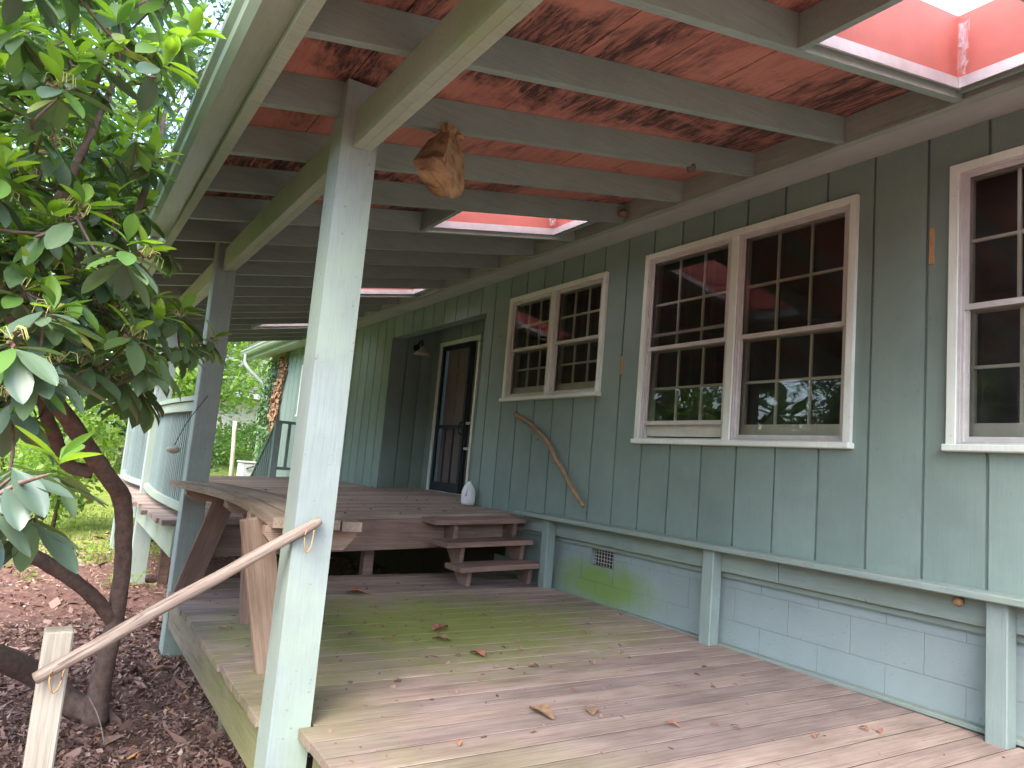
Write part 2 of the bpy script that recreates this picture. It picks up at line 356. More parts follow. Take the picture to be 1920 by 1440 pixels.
def groundmat():
    mt, n, l, bs = newmat("ground_soil_grass"); wv = coords(n, l, (1, 1, 1), world=True)
    soil = ramp(n, l, noise(n, l, wv, 9, 9, .75), [(.3, (.08, .045, .037)), (.55, (.19, .105, .08)), (.75, (.32, .20, .165))])
    grass = ramp(n, l, noise(n, l, wv, 4, 8, .7), [(.3, (.13, .16, .03)), (.55, (.22, .27, .055)), (.75, (.33, .32, .12))])
    sep = n.new("ShaderNodeSeparateXYZ"); l.new(wv, sep.inputs[0])
    y = math_(n, l, 'ADD', sep.outputs["Y"], math_(n, l, 'MULTIPLY', noise(n, l, wv, .7, 5, .6), 3.))
    y = math_(n, l, 'SUBTRACT', y, math_(n, l, 'MULTIPLY', sep.outputs["X"], .55))
    mr = n.new("ShaderNodeMapRange"); l.new(y, mr.inputs[0]); mr.inputs[1].default_value = 10.4; mr.inputs[2].default_value = 11.6
    l.new(mix(n, l, mr.outputs[0], soil, grass), bs.inputs["Base Color"]); bs.inputs["Roughness"].default_value = .95; bs.inputs["Specular IOR Level"].default_value = .1
    bump(n, l, noise(n, l, wv, 30, 6, .7), .8, .02, bs); return mt
M['ground'] = groundmat()
M['mulch'] = leafmat("mulch_chips", [(0, (.085, .05, .037)), (.35, (.20, .112, .082)), (.7, (.35, .215, .165)), (.93, (.48, .35, .28)), (1, (.55, .27, .11))], None, .75, .05, True, (1, 1, 1))
M['grass'] = leafmat("grass_blades", [(0, (.09, .14, .03)), (.6, (.17, .24, .05)), (1, (.33, .32, .13))], None, .6, .3, True)
M['tleaf'] = leafmat("tree_leaves", [(0, (.07, .13, .025)), (.6, (.14, .24, .035)), (1, (.26, .36, .06))], None, .5, .45, True)
M['tleaf_dark'] = leafmat("evergreen_leaves", [(0, (.03, .065, .022)), (.7, (.06, .12, .03)), (1, (.13, .21, .05))], None, .4, .3, True)
M['tleaf_lime'] = leafmat("lime_leaves", [(0, (.11, .185, .045)), (.6, (.19, .30, .065)), (1, (.32, .42, .12))], None, .5, .5, True)
M['ivy'] = leafmat("ivy_leaves", [(0, (.05, .11, .04)), (.7, (.10, .19, .07)), (1, (.2, .27, .12))], None, .4, .25, True)
M['ivydead'] = leafmat("dead_ivy_leaves", [(0, (.2, .1, .055)), (1, (.42, .25, .14))], None, .8, .2, True, (1.2, 1, .8))
M['rleaf_old'] = leafmat("rhododendron_old_leaf", [(0, (.09, .135, .095)), (.5, (.12, .175, .115)), (.9, (.15, .22, .10)), (1, (.3, .28, .07))], None, .3, .22)
M['rleaf_mid'] = leafmat("rhododendron_mid_leaf", [(0, (.10, .19, .06)), (1, (.15, .28, .06))], None, .34, .35)
M['rleaf_young'] = leafmat("rhododendron_young_leaf", [(0, (.2, .34, .05)), (1, (.31, .45, .07))], None, .34, .45)
M['rleaf_mass'] = leafmat("rhododendron_leaf_mass", [(0, (.09, .145, .085)), (.55, (.14, .215, .105)), (.72, (.18, .29, .085)), (.85, (.22, .37, .055)), (1, (.33, .48, .07))], None, .33, .42, True)
M['deadleaf'] = plain("dead_leaf", (.30, .18, .10), .8, 0, .3, 30, .3)
M['grime'] = plain("packed_dirt", (.06, .04, .032), .95, 0, .3, 30, .2)
M['orange'] = plain("orange_bark_chip", (.36, .14, .08), .8, 0, .25, 20, .3)

# ================================================================== SETTING: ground
def sstep(a, b, x): t = min(1, max(0, (x - a) / (b - a))); return t * t * (3 - 2 * t)
def gz(x, y):
    z = -.52 + .1 * sstep(3.5, 6, y) + 1.5 * sstep(13.5, 26, y) * (.3 + .7 * sstep(-3, 4.5, x))
    return z + .03 * math.sin(x * 1.7 + y * .9) + .02 * math.sin(x * 4.1 - y * 2.3) + .02 * math.sin(y * 5.1 + x)
def axis_pts(lo, hi, a, b, fine, coarse):
    out = []; x = lo
    while x < hi:
        out.append(x); x += fine if a <= x < b else coarse
    out.append(hi); return out
gx = axis_pts(-120, 120, -4, 5, .22, 4); gy = axis_pts(-60, 180, 1, 15, .22, 4)
V = [(x, y, gz(x, y)) for y in gy for x in gx]; nx = len(gx)
Fs = [[j * nx + i, j * nx + i + 1, (j + 1) * nx + i + 1, (j + 1) * nx + i] for j in range(len(gy) - 1) for i in range(nx - 1)]
g = add("ground", mesh("ground", V, Fs, M['ground'], True)); g["kind"] = "structure"

# ================================================================== rectangles minus holes
def rects_minus(a0, a1, b0, b1, holes):
    """split [a0,a1]x[b0,b1] round holes (ha0,ha1,hb0,hb1)"""
    hs = [h for h in holes if h[0] < a1 - 1e-6 and h[1] > a0 + 1e-6 and h[2] < b1 - 1e-6 and h[3] > b0 + 1e-6]
    if not hs: return [(a0, a1, b0, b1)]
    cuts = sorted({a0, a1} | {min(max(c, a0), a1) for h in hs for c in h[:2]}); out = []
    for s, e in zip(cuts, cuts[1:]):
        if e - s < 1e-5: continue
        mid = (s + e) / 2; segs = [(b0, b1)]
        for h in hs:
            if h[0] < mid < h[1]:
                ns = []
                for p, q in segs:
                    if h[3] <= p or h[2] >= q: ns.append((p, q)); continue
                    if h[2] > p: ns.append((p, h[2]))
                    if h[3] < q: ns.append((h[3], q))
                segs = ns
        out += [(s, e, p, q) for p, q in segs if q - p > 1e-4]
    return out
def comps(rects):
    """group touching rectangles"""
    left = list(rects); out = []
    while left:
        grp = [left.pop()]; grow = True
        while grow:
            grow = False
            for r in list(left):
                if any(r[0] <= q[1] + 1e-5 and r[1] >= q[0] - 1e-5 and r[2] <= q[3] + 1e-5 and r[3] >= q[2] - 1e-5 for q in grp):
                    grp.append(r); left.remove(r); grow = True
        out.append(grp)
    return out
def pane(name, x, y0, y1, z0, z1, parent):
    """one sheet of glass facing the porch"""
    hy, hz = (y1 - y0) / 2, (z1 - z0) / 2
    return add(name, mesh(name, [(0, -hy, -hz), (0, -hy, hz), (0, hy, hz), (0, hy, -hz)], [[0, 1, 2, 3]], M['glass']), parent, (x, (y0 + y1) / 2, (z0 + z1) / 2))
def zrects(name, rects, h0, h1, mt, parent, zf):
    """plan rectangles (x0,x1,y0,y1) between heights h0,h1 over the sloping plane zf; ONE part"""
    r = rects[0]; c = Vector(((r[0] + r[1]) / 2, (r[2] + r[3]) / 2, 0)); c.z = zf(c.x, c.y) + (h0 + h1) / 2; V = []; Fs = []
    for x0, x1, y0, y1 in rects:
        b = len(V)
        V += [(x - c.x, y - c.y, zf(x, y) + h - c.z) for x in (x0, x1) for y in (y0, y1) for h in (h0, h1)]
        Fs += [[b + i for i in f] for f in ((0, 1, 3, 2), (4, 6, 7, 5), (0, 4, 5, 1), (2, 3, 7, 6), (0, 2, 6, 4), (1, 5, 7, 3))]
    return add(name, mesh(name, V, Fs, mt), parent, c)

# ================================================================== HOUSE
WX = 3.80
house = thing("house", (3.8, 6, -.45), "sage green board-sided house with white windows behind the covered porch", "house")
OPEN = [(2.42, 4.17, 1.36, 2.79), (4.69, 6.19, 1.75, 2.755), (.30, 1.86, 1.36, 2.79), (6.73, 9.33, .3, 2.705), (12.86, 13.56, 1.7, 2.62)]
for i in range(-15, 47):                                   # vertical siding boards, 0.3035 m apart
    y0 = 2.012 + .3035 * i; y1 = y0 + .3035 - .017
    if y1 > 16.2: break
    zb = .53 if y0 < 11.7 else -.2
    rs = rects_minus(y0, y1, zb, 3.06, OPEN)
    for grp in comps(rs): multibox("siding_board", [(WX, WX + .018, a, b, c, d) for a, b, c, d in grp], M['siding'], house)
multibox("wall_backing", [(WX + .0165, WX + .14, a, b, c, d) for a, b, c, d in rects_minus(-2.6, 16.2, .45, 3.1, OPEN)], M['siding'], house)
VENT = [(4.41, 4.69, .315, .455)]
multibox("foundation", [(WX + .1, WX + .25, -2.6, 5.85, -.8, .5)], M['mortar'], house)
multibox("foundation", [(WX + .05, WX + .25, 5.851, 16.2, -.8, .5)], M['void'], house)  # near-black colour supplies the darkness of the void under the raised deck
multibox("mortar_joints", [(WX + .0485, WX + .099, a, b, c, d) for a, b, c, d in rects_minus(-1, 5.84, -.3, .5, VENT)], M['mortar'], house)
for ci, (zb, zt, off) in enumerate(((-.3, -.012, .2), (-.008, .1845, .2), (.187, .3885, 0), (.391, .52, .2))):
    for k in range(-8, 9):
        y0 = 2.404 + off + .4 * k
        rs = rects_minus(y0 + .0012, y0 + .3988, zb, zt, VENT)
        xx = WX + .0458 - random.uniform(0, .002)
        for grp in comps(rs): multibox("block", [(xx, WX + .0484, a, b, c, d) for a, b, c, d in grp], M['block'], house)
vent = box("vent", WX + .085, WX + .098, 4.41, 4.69, .315, .455, M['black'], house)
for k in range(1, 8): box("vent_bar", WX + .066, WX + .07, 4.41 + k * .035 - .002, 4.41 + k * .035 + .002, .315, .455, M['alu'], vent, .0005)
for k in range(1, 5): box("vent_bar", WX + .0705, WX + .0745, 4.41, 4.69, .315 + k * .028 - .002, .315 + k * .028 + .002, M['alu'], vent, .0005)
# rooms behind the windows
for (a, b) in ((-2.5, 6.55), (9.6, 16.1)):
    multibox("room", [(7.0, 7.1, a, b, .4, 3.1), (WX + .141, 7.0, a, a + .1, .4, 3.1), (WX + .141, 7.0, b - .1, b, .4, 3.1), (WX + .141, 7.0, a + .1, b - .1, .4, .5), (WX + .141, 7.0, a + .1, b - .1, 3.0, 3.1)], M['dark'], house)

def window(y0, y1, z0, z1, units, rows=2, lift=None, parent=house):
    """casing outer size y0..y1, z0..z1"""
    cw = .042; X = WX
    win = multibox("window", [(X - .03, X + .02, y0, y0 + cw, z0, z1), (X - .03, X + .02, y1 - cw, y1, z0, z1), (X - .03, X + .02, y0 + cw, y1 - cw, z1 - cw, z1),
                              (X + .019, X + .13, y0 + .021, y0 + cw - .002, z0, z1 - .02), (X + .019, X + .13, y1 - cw + .002, y1 - .021, z0, z1 - .02), (X + .019, X + .13, y0 + cw, y1 - cw, z1 - cw + .002, z1 - .02)], M['white'], parent)
    box("sill", X - .055, X + .1, y0 - .012, y1 + .012, z0 - .035, z0, M['white'], win, .005)
    ys = []; w_ = (y1 - y0 - 2 * cw - .06 * (units - 1)) / units
    for k in range(units): ys.append((y0 + cw + k * (w_ + .06), y0 + cw + k * (w_ + .06) + w_))
    for k in range(units - 1): box("mullion", X - .026, X + .12, ys[k][1], ys[k + 1][0], z0, z1 - cw, M['white'], win)
    zt = z1 - cw; zm = (z0 + zt) / 2 - .01
    for k, (a, b) in enumerate(ys):
        fr = .03; lf = (lift or [0] * units)[k]
        # storm frame: tracks in three thin steps
        multibox("storm_frame", [(X - .016, X + .012, a, a + .014, z0 + .012, zt), (X - .016, X + .012, b - .014, b, z0 + .012, zt), (X - .016, X + .012, a + .014, b - .014, zt - .014, zt),
                                 (X - .02, X + .012, a, b, z0, z0 + .0118), (X - .006, X + .012, a + .014, a + .026, z0 + .012, zt - .014), (X - .006, X + .012, b - .026, b - .014, z0 + .012, zt - .014)], M['alu'], win)
        for (p, q, xs, nm) in ((zm - .016, zt - .014, X - .004, 'u'), (z0 + .012 + lf, zm + .016 + lf, X + .010, 'l')):
            s = multibox("storm_sash", [(xs, xs + .012, a + .026, a + .046, p, q), (xs, xs + .012, b - .046, b - .026, p, q), (xs, xs + .012, a + .046, b - .046, p, p + .03), (xs, xs + .012, a + .046, b - .046, q - .022, q)], M['alu'], win)
            pane("pane", xs + .006, a + .044, b - .044, p + .028, q - .02, s)
        for (p, q, xs, brail) in ((zm - .02, zt, X + .032, .04), (z0 + .03, zm + .02, X + .064, .085)):   # timber sashes behind
            st = .045
            s = multibox("sash", [(xs, xs + .03, a, a + st, p, q), (xs, xs + .03, b - st, b, p, q), (xs, xs + .03, a + st, b - st, p, p + brail), (xs, xs + .03, a + st, b - st, q - .04, q)], M['muntin'], win)
            pane("pane", xs + .016, a + st - .004, b - st + .004, p + brail - .004, q - .036, s)
            for j in (1, 2): yy = a + st + (b - a - 2 * st) * j / 3; box("muntin", xs - .003, xs + .0135, yy - .009, yy + .009, p + brail, q - .04, M['muntin'], s, .002)
            for j in range(1, rows):
                zz = p + brail + (q - .04 - p - brail) * j / rows
                box("muntin", xs - .0035, xs + .013, a + st, b - st, zz - .009, zz + .009, M['muntin'], s, .002)
    return win
window(2.40, 4.19, 1.345, 2.81, 2, lift=[0, .1])
window(4.67, 6.21, 1.735, 2.775, 2, lift=[0, 0])
window(.28, 1.88, 1.345, 2.81, 2)
window(12.84, 13.58, 1.69, 2.64, 1)

# alcove with the front door
AX = 4.45
for k, (a, b) in enumerate(((WX + .02, 4.03), (4.045, 4.25), (4.265, AX))): box("siding_board", a, b, 9.322, 9.34, .56, 2.999, M['siding'], house)
box("alcove_wall", WX + .142, AX + .3, 9.351, 9.45, .4, 3.1, M['siding'], house)
box("alcove_wall", WX + .142, AX + .3, 6.6, 6.73, .4, 3.1, M['siding'], house)
box("alcove_ceiling", WX + .142, AX + .2, 6.731, 9.329, 3.0, 3.1, M['siding'], house)
DOOR = [(7.94, 9.07, .3, 2.70)]
for k in range(9):
    y0 = 6.74 + k * .3; rs = rects_minus(y0, min(y0 + .285, 9.329), .56, 3.0, DOOR)
    for grp in comps(rs): multibox("siding_board", [(AX, AX + .018, a, b, c, d) for a, b, c, d in grp], M['siding'], house)
multibox("alcove_wall", [(AX + .01, AX + .25, a, b, c, d) for a, b, c, d in rects_minus(6.74, 9.33, .5, 3.0, DOOR)], M['siding'], house)
dz0 = .625
casing = multibox("door_casing", [(AX - .025, AX + .06, 7.93, 7.985, dz0 + .03, 2.71), (AX - .025, AX + .06, 9.025, 9.08, dz0 + .03, 2.71), (AX - .025, AX + .06, 7.985, 9.025, 2.655, 2.71)], M['white'], house)
box("threshold", AX - .06, AX + .2, 7.93, 9.08, dz0 - .02, dz0 + .029, M['white'], casing)
dr = box("door", AX + .10, AX + .14, 7.985, 9.025, dz0 + .03, 2.655, M['door'], house)
for r_ in range(6):
    for c_ in range(3):
        ya = 8.04 + c_ * .33; za = dz0 + .12 + r_ * .32
        box("door_panel", AX + .09, AX + .102, ya, ya + .26, za, za + .25, M['door'], dr, .012)
sc = multibox("screen_door", [(AX - .005, AX + .025, 8.96, 9.024, dz0 + .03, 2.65), (AX - .005, AX + .025, 8.20, 8.265, dz0 + .03, 2.65), (AX - .005, AX + .025, 8.265, 8.96, 2.59, 2.65),
                              (AX - .005, AX + .025, 8.265, 8.96, dz0 + .03, dz0 + .15), (AX - .005, AX + .025, 8.265, 8.96, 1.50, 1.545)], M['frame_dark'], house)
for k in range(1, 3): box("screen_bar", AX, AX + .02, 8.265 + k * .232 - .014, 8.265 + k * .232 + .014, dz0 + .15, 1.50, M['frame_dark'], sc)
box("screen_mesh", AX + .008, AX + .011, 8.265, 8.96, dz0 + .15, 2.59, M['screen'], sc, .0004)
tube("door_handle", [(AX - .005, 8.235, 1.42), (AX - .05, 8.235, 1.44), (AX - .05, 8.235, 1.56), (AX - .005, 8.235, 1.58)], [.008], M['black'], sc, 6)
sl = multibox("sidelight", [(AX + .01, AX + .05, 7.986, 8.01, dz0 + .03, 2.655), (AX + .01, AX + .05, 8.17, 8.199, dz0 + .03, 2.655)], M['frame_dark'], house)
for z in (1.22, 1.55): box("sidelight_bar", AX + .005, AX + .04, 8.01, 8.17, z, z + .035, M['alu'], sl)
# closer wire at the door head
w0 = onX(938, 630, WX - .01); w1 = onX(880, 640, AX - .05)
tube("door_chain", [w0, (w0 + w1) / 2 + Vector((0, 0, -.02)), w1], [.005], M['black'], house, 5)
# soffit of the main eave, sloping up to the wall, in lengths
def zs(x, y): return 2.935 + .21 * (x - 3.42)
for (a, b) in ((-2.6, 1.2), (1.203, 3.6), (3.603, 6.1), (6.103, 8.6), (8.603, 11.1), (11.103, 16.6)):
    zrects("soffit_panel", [(3.421, WX - .001, a, b)], 0, .012, M['soffit'], house, zs)
def zh(x, y): return 3.13 + .21 * (x - 3.38)
zrects("house_roof", [(3.36, 8.5, -2.6, 16.7)], .06, .12, M['shingle'], house, zh)
multibox("gable_wall", [(WX + .15, 8.0, 16.1, 16.2, -.6, 3.1), (WX + .15, 8.0, -2.6, -2.5, -.6, 3.1)], M['siding'], house)
# far eave with its gutter and downpipe
box("fascia", 3.385, 3.42, 12.55, 16.65, 2.93, 3.2, M['gutter'], house)
def gutter(name, y0, y1, x0, z0, mt, parent, dx=0, dz=0):
    prof = [(0, .11), (0, 0), (-.10, 0), (-.125, .03), (-.13, .06), (-.15, .085), (-.15, .118), (-.138, .118), (-.144, .1), (-.144, .088), (-.126, .063), (-.121, .033), (-.098, .004), (-.004, .004), (-.004, .11)]
    n = len(prof); V = []; Fs = []; seg = 8
    for s in range(seg + 1):
        t = s / seg; y = y0 + (y1 - y0) * t; sag = dz * t - .006 * math.sin(t * 9)
        V += [(px + dx * t, y - y0, pz + sag) for px, pz in prof]
    for s in range(seg):
        for k in range(n): k2 = (k + 1) % n; Fs.append([s * n + k, s * n + k2, (s + 1) * n + k2, (s + 1) * n + k])
    Fs.append(list(range(n))); Fs.append([seg * n + k for k in range(n)][::-1])
    return add(name, mesh(name, V, Fs, mt), parent, (x0, y0, z0))
gutter("gutter", 12.55, 16.7, 3.384, 3.0, M['gutter'], house)
tube("downspout", [(3.29, 16.35, 3.01), (3.29, 16.35, 2.86), (3.36, 16.30, 2.72), (3.62, 16.2, 2.48), (3.72, 16.16, 2.36), (3.73, 16.16, 2.2), (3.73, 16.16, .2)], [.04], M['gutter'], house, 8, sub=3)
# small bare wood plugs where brackets were prised off the siding
for (u, v, h) in ((1167, 685, .15), (1748, 462, .2)):
    p = onX(u, v, WX); box("wood_patch", WX - .008, WX + .001, p.y - .013, p.y + .013, p.z - h / 2, p.z + h / 2, M['chip'], house)

# ledge along the wall above the lower deck
ledge = thing("wall_ledge", (3.7, 3, 0), "low sage green ledge on short posts along the block foundation", "ledge")
def zcap(x, y): return .62
box("ledge_cap", 3.635, WX - .001, .25, 5.60, .625, .66, M['rail'], ledge, .006)
for (a, b) in ((.25, 2.83), (2.836, 5.60)): box("apron_board", WX - .028, WX + .043, a, b, .49, .624, M['rail'], ledge, .004)
box("ledge_trim", WX + .012, WX + .043, .25, 5.78, .455, .486, M['rail'], ledge, .003)
for y in (5.10, 3.26, 1.56, -.1): box("ledge_post", 3.685, 3.771, y, y + .092, -.03, .6245, M['railz'], ledge, .005)
box("base_trim", 3.775, WX + .042, .25, 5.8, .012, .035, M['rail'], ledge, .004)

# ================================================================== PORCH ROOF
roof = thing("porch_roof", (.9, 6, -.5), "open green timber porch roof with red underside, posts and skylights", "porch")
def zr(x, y): return 2.94 + .2 * (x - 3.38)
RY = [.43 + .6 * k for k in range(21)]
SKY = [(1.07, 1.63), (4.07, 4.63), (7.07, 7.63), (10.07, 10.63)]
SX0, SX1 = 2.20, 3.31
for y in RY:
    j = random.uniform(-.004, .004)
    zrects("rafter", [(.501, 3.379, y, y + .04)], j, .144, M['rafter'], roof, zr)
multibox("ledger", [(3.38, 3.42, .30, 12.55, 2.942, 3.15)], M['ledger'], roof)
multibox("ledger_lip", [(3.372, 3.42, .30, 12.55, 2.926, 2.94)], M['ledger'], roof)
multibox("sub_fascia", [(.455, .50, .30, 12.5, 2.355, 2.53)], M['beam'], roof)
SKX = [(2.20, 3.31), (2.05, 3.17), (2.20, 3.31), (2.20, 3.31)]      # the second skylight sits a little lower on the slope
holes = [(p, q, a, b) for (a, b), (p, q) in zip(SKY, SKX)]
seams = [.44, .83, 1.2, 1.585, 1.96, 2.34, 2.72, 3.1, 3.379]
cuts = [.3, 4.65, 9.45, 12.5]
for a, b in zip(seams, seams[1:]):
    for c, d in zip(cuts, cuts[1:]):
        rs = rects_minus(a + .003, b - .003, c + .002, d - .002, holes)
        for grp in comps(rs): zrects("sheathing_board", grp, .146, .163, M['red'], roof, zr)
zrects("shingle_roofing", rects_minus(.40, 3.45, .25, 12.55, holes), .165, .185, M['shingle'], roof, zr)
for (a, b), (SX0, SX1) in zip(SKY, SKX):
    sk = zrects("skylight", [(SX0 - .03, SX0, a - .03, b + .03), (SX1, SX1 + .03, a - .03, b + .03), (SX0, SX1, a - .03, a), (SX0, SX1, b, b + .03)], .186, .40, M['salmon'], roof, zr)
    zrects("well_lining", [(SX0, SX0 + .012, a + .012, b - .012), (SX1 - .012, SX1, a + .012, b - .012), (SX0, SX1, a, a + .012), (SX0, SX1, b - .012, b)], .086, .398, M['salmon'], sk, zr)
    zrects("well_trim", [(SX0, SX1, b - .024, b - .0125), (SX1 - .024, SX1 - .0125, a + .013, b - .0245)], .03, .082, M['alu'], sk, zr)
    zrects("header", [(SX0 - .045, SX0 - .005, a + .001, b - .001)], .0, .143, M['rafter'], sk, zr)
    zrects("header", [(SX1 + .005, SX1 + .04, a + .001, b - .001)], .02, .143, M['rafter'], sk, zr)
    # domed plastic sheet
    n = 8; V = []; Fs = []
    for i in range(n + 1):
        for k in range(n + 1):
            x = SX0 - .03 + (SX1 - SX0 + .06) * i / n; y = a - .03 + (b - a + .06) * k / n
            V.append((x - SX0, y - a, zr(x, y) + .402 + .07 * math.sin(math.pi * i / n) ** .6 * math.sin(math.pi * k / n) ** .6 - zr(SX0, a)))
    for i in range(n):
        for k in range(n): Fs.append([i * (n + 1) + k, (i + 1) * (n + 1) + k, (i + 1) * (n + 1) + k + 1, i * (n + 1) + k + 1])
    add("dome", mesh("dome", V, Fs, M['dome'], True), sk, (SX0, a, zr(SX0, a)))
    # cobweb hanging in the corner of the well
    wv = []; wf = []; cx, cy = SX1 - .05, b - .04
    for q in range(60):
        zq = random.uniform(-.09, .1); p = [Vector((cx - random.uniform(0, .05), cy - random.uniform(0, .05), zr(cx, cy) + .2 + random.uniform(-.07, .07) + zq)) for _ in range(3)]
        k = len(wv); wv += [x - Vector((cx, cy, 3)) for x in p]; wf.append([k, k + 1, k + 2])
    if a < 6: add("cobweb", mesh("cobweb", wv, wf, M['web']), sk, (cx, cy, 3))
# posts and doubled beams
PY = [2.76, 5.47, 8.17, 10.87]; PX0, PX1, PS = .812, .964, .152
for y in PY:
    hit = [r for r in RY if r < y + PS and r + .04 > y]
    zb = gz(.88, y) - .25
    if hit:
        r = hit[0]; bx = [(PX0, PX1, y, y + PS, zb, 2.42)]
        if r - .003 > y: bx.append((PX0 + .0001, PX1 - .0001, y + .0001, r - .003, 2.42, 2.555))
        multibox("post", bx, M['post'], roof)
    else: box("post", PX0, PX1, y, y + PS, zb, 2.55, M['post'], roof, .006)
ends = [.32] + [e for y in PY for e in (y, y + PS)] + [12.5]
for a, b in zip(ends[::2], ends[1::2]):
    for x in (.862, .902): multibox("beam", [(x, x + .037, a + .001, b - .001, 2.275 + (.003 if x > .9 else 0), 2.438)], M['beam'], roof)
gutter("gutter", -.1, 5.36, .454, 2.388, M['gutter'], roof)
gutter("gutter", 5.42, 12.45, .454, 2.375, M['gutter'], roof, -.03, -.05)
hk = onZ(693, 470, 2.6)
tube("hook", [(1.19, 4.0, 2.52), (1.19, 3.99, 2.45), (1.19, 3.985, 2.425), (1.165, 3.98, 2.415), (1.13, 3.98, 2.415)], [.004], M['alu'], roof, 6)

# ================================================================== LOWER DECK
ldeck = thing("lower_deck", (2.3, 3.3, -.5), "weathered mossy plank deck in front of the block foundation", "deck")
def zl(x, y): return .004 * (y - 1) * (x - .9)
y = .66; gaps = []
while y < 5.80:
    xl = (.925 if y < 2.75 else (.972 if y < 2.90 else (.80 if y < 5.45 else .972))) + random.uniform(-.008, .008)
    prism("plank", [(xl, y + .001), (3.774, y + .001), (3.774, y + .1435), (xl, y + .1435)], -.036, random.uniform(-.0006, .0006), M['deck'], ldeck, zl, .0012)
    gaps.append((max(xl, .98 if y + .15 > 5.44 else xl) + .01, 3.77, y + .1436, y + .1509)); y += .15
o = zrects("gap_dirt", gaps, -.03, -.0022, M['grime'], ldeck, zl); o["kind"] = "stuff"
multibox("rim_board", [(.825, .863, 2.93, 5.45, -.24, -.045)], M['rim'], ldeck)
multibox("rim_board", [(.985, 1.02, .66, 2.75, -.24, -.045)], M['rim'], ldeck)
multibox("rim_board", [(.98, 3.77, .67, .705, -.24, -.04)], M['rim'], ldeck)
for (x, yy) in ((.90, 2.62), (.90, 4.2), (1.03, 1.0), (2.4, 3.2), (3.5, 3.2), (2.4, 5.2)): box("support_post", x + .07, x + .15, yy, yy + .09, gz(x, yy) - .1, -.04 if x < 1 or True else 0, M['rim'], ldeck)

# ================================================================== UPPER DECK
udeck = thing("upper_deck", (2.2, 8.6, -.45), "raised brown plank deck outside the front door", "deck")
def zu(x, y): return .62 - .053 * (3.8 - x)
PH = [(PX0 - .004, PX1 + .004, y - .004, y + PS + .004) for y in PY]
y = 5.80; gaps = []
k = 0
while y < 11.7:
    xl = .70 + random.uniform(-.012, .012) - (.04 if k % 5 == 4 else 0)
    xr = 4.44 if 6.75 < y and y + .142 < 9.33 else 3.795
    for grp in comps(rects_minus(xl, xr, y + .002, y + .142, PH)): zrects("plank", grp, -.036, random.uniform(-.002, .002), M['deck2'], udeck, zu)
    gaps.append((.75, xr, y + .1422, y + .1488)); y += .147; k += 1
o = zrects("gap_dirt", [r_ for g_ in gaps for r_ in rects_minus(*g_, PH)], -.03, -.004, M['grime'], udeck, zu); o["kind"] = "stuff"
zrects("plank", [(.72, 1.35, 5.64, 5.795)], -.037, 0, M['deck2'], udeck, zu)
zrects("front_rim", [(1.02, 3.79, 5.765, 5.802)], -.29, -.037, M['stain'], udeck, zu)
for a, b in ((5.63, 8.165), (8.33, 10.865), (11.03, 11.68)): multibox("side_rim", [(.80, .84, a, b, .20, .415)], M['mint'], udeck)
for x in (1.6, 2.4, 3.2): zrects("joist", [(x, x + .04, 5.81, 11.68)], -.22, -.038, M['stain'], udeck, zu)
for (x, yy) in ((1.1, 6.0), (1.1, 8.3), (2.4, 6.0), (2.4, 8.3), (1.1, 11.3)): box("support_post", x, x + .09, yy, yy + .09, gz(x, yy) - .1, .22, M['stain'], udeck)
# bowed balustrade panels between the posts
def railpanel(y0, y1, bow, z0, z1):
    pr = thing("porch_railing", (.88, y0, .4), "bowed mint green balustrade panel of close-set slats " + ("beside the bench" if y0 < 6 else "beyond the shrub trunk"), "railing")
    N = 14
    def path(t): return Vector((.885 - bow * math.sin(math.pi * t), y0 + (y1 - y0) * t, 0))
    def strip(nm, wd, za, zb, mt, off=0):
        V = []; Fs = []
        for s in range(N + 1):
            p = path(s / N)
            for dx in (-wd / 2 + off, wd / 2 + off):
                for z in (za, zb): V.append((p.x + dx - .88, p.y - y0, z - z0))
        for s in range(N):
            a = s * 4; b = a + 4
            Fs += [[a, b, b + 1, a + 1], [a + 2, a + 3, b + 3, b + 2], [a + 1, b + 1, b + 3, a + 3], [a, a + 2, b + 2, b]]
        Fs += [[0, 1, 3, 2], [N * 4, N * 4 + 2, N * 4 + 3, N * 4 + 1]]
        add(nm, mesh(nm, V, Fs, mt), pr, (.88, y0, z0))
    strip("top_rail", .14, z1 - .035, z1, M['mint']); strip("upper_rail", .045, z1 - .11, z1 - .04, M['mint'], -.03); strip("bottom_rail", .05, z0, z0 + .05, M['mint'], -.03)
    nb = int((y1 - y0) / .072)
    for k in range(nb):
        p = path((k + .5) / nb); box("slat", p.x - .012, p.x + .012, p.y - .019, p.y + .019, z0 + .02, z1 - .04, M['balu'], pr, .002)
railpanel(PY[1] + PS + .003, PY[2] - .003, .05, .52, 1.36)
railpanel(PY[2] + PS + .003, PY[3] - .003, .09, .52, 1.36)
# stair railing at the far end
sr = thing("stair_railing", (3.0, 11.6, .6), "dark green railing with balusters at the far deck stairs", "railing")
nx_ = onY(523, 790, 11.6).x
box("newel_post", nx_ - .05, nx_ + .05, 11.56, 11.66, .45, 1.43, M['railz'], sr)
box("handrail", nx_ - .06, WX - .002, 11.56, 11.66, 1.431, 1.475, M['railz'], sr)
box("bottom_rail", nx_ + .05, WX - .002, 11.59, 11.63, .70, .745, M['railz'], sr)
for k in range(6): x = nx_ + .16 + k * .13; box("baluster", x, x + .045, 11.59, 11.63, .746, 1.43, M['railz'], sr)
obox("handrail", (nx_, 11.66, 1.44), (nx_, 13.0, .42), .08, .045, M['railz'], sr)
for k in range(9):
    yy = 11.78 + k * .13; zt = 1.44 - (yy - 11.66) * .761 - .03
    box("baluster", nx_ - .02, nx_ + .02, yy, yy + .04, max(zt - .8, gz(nx_, yy) + .02), zt, M['railz'], sr)
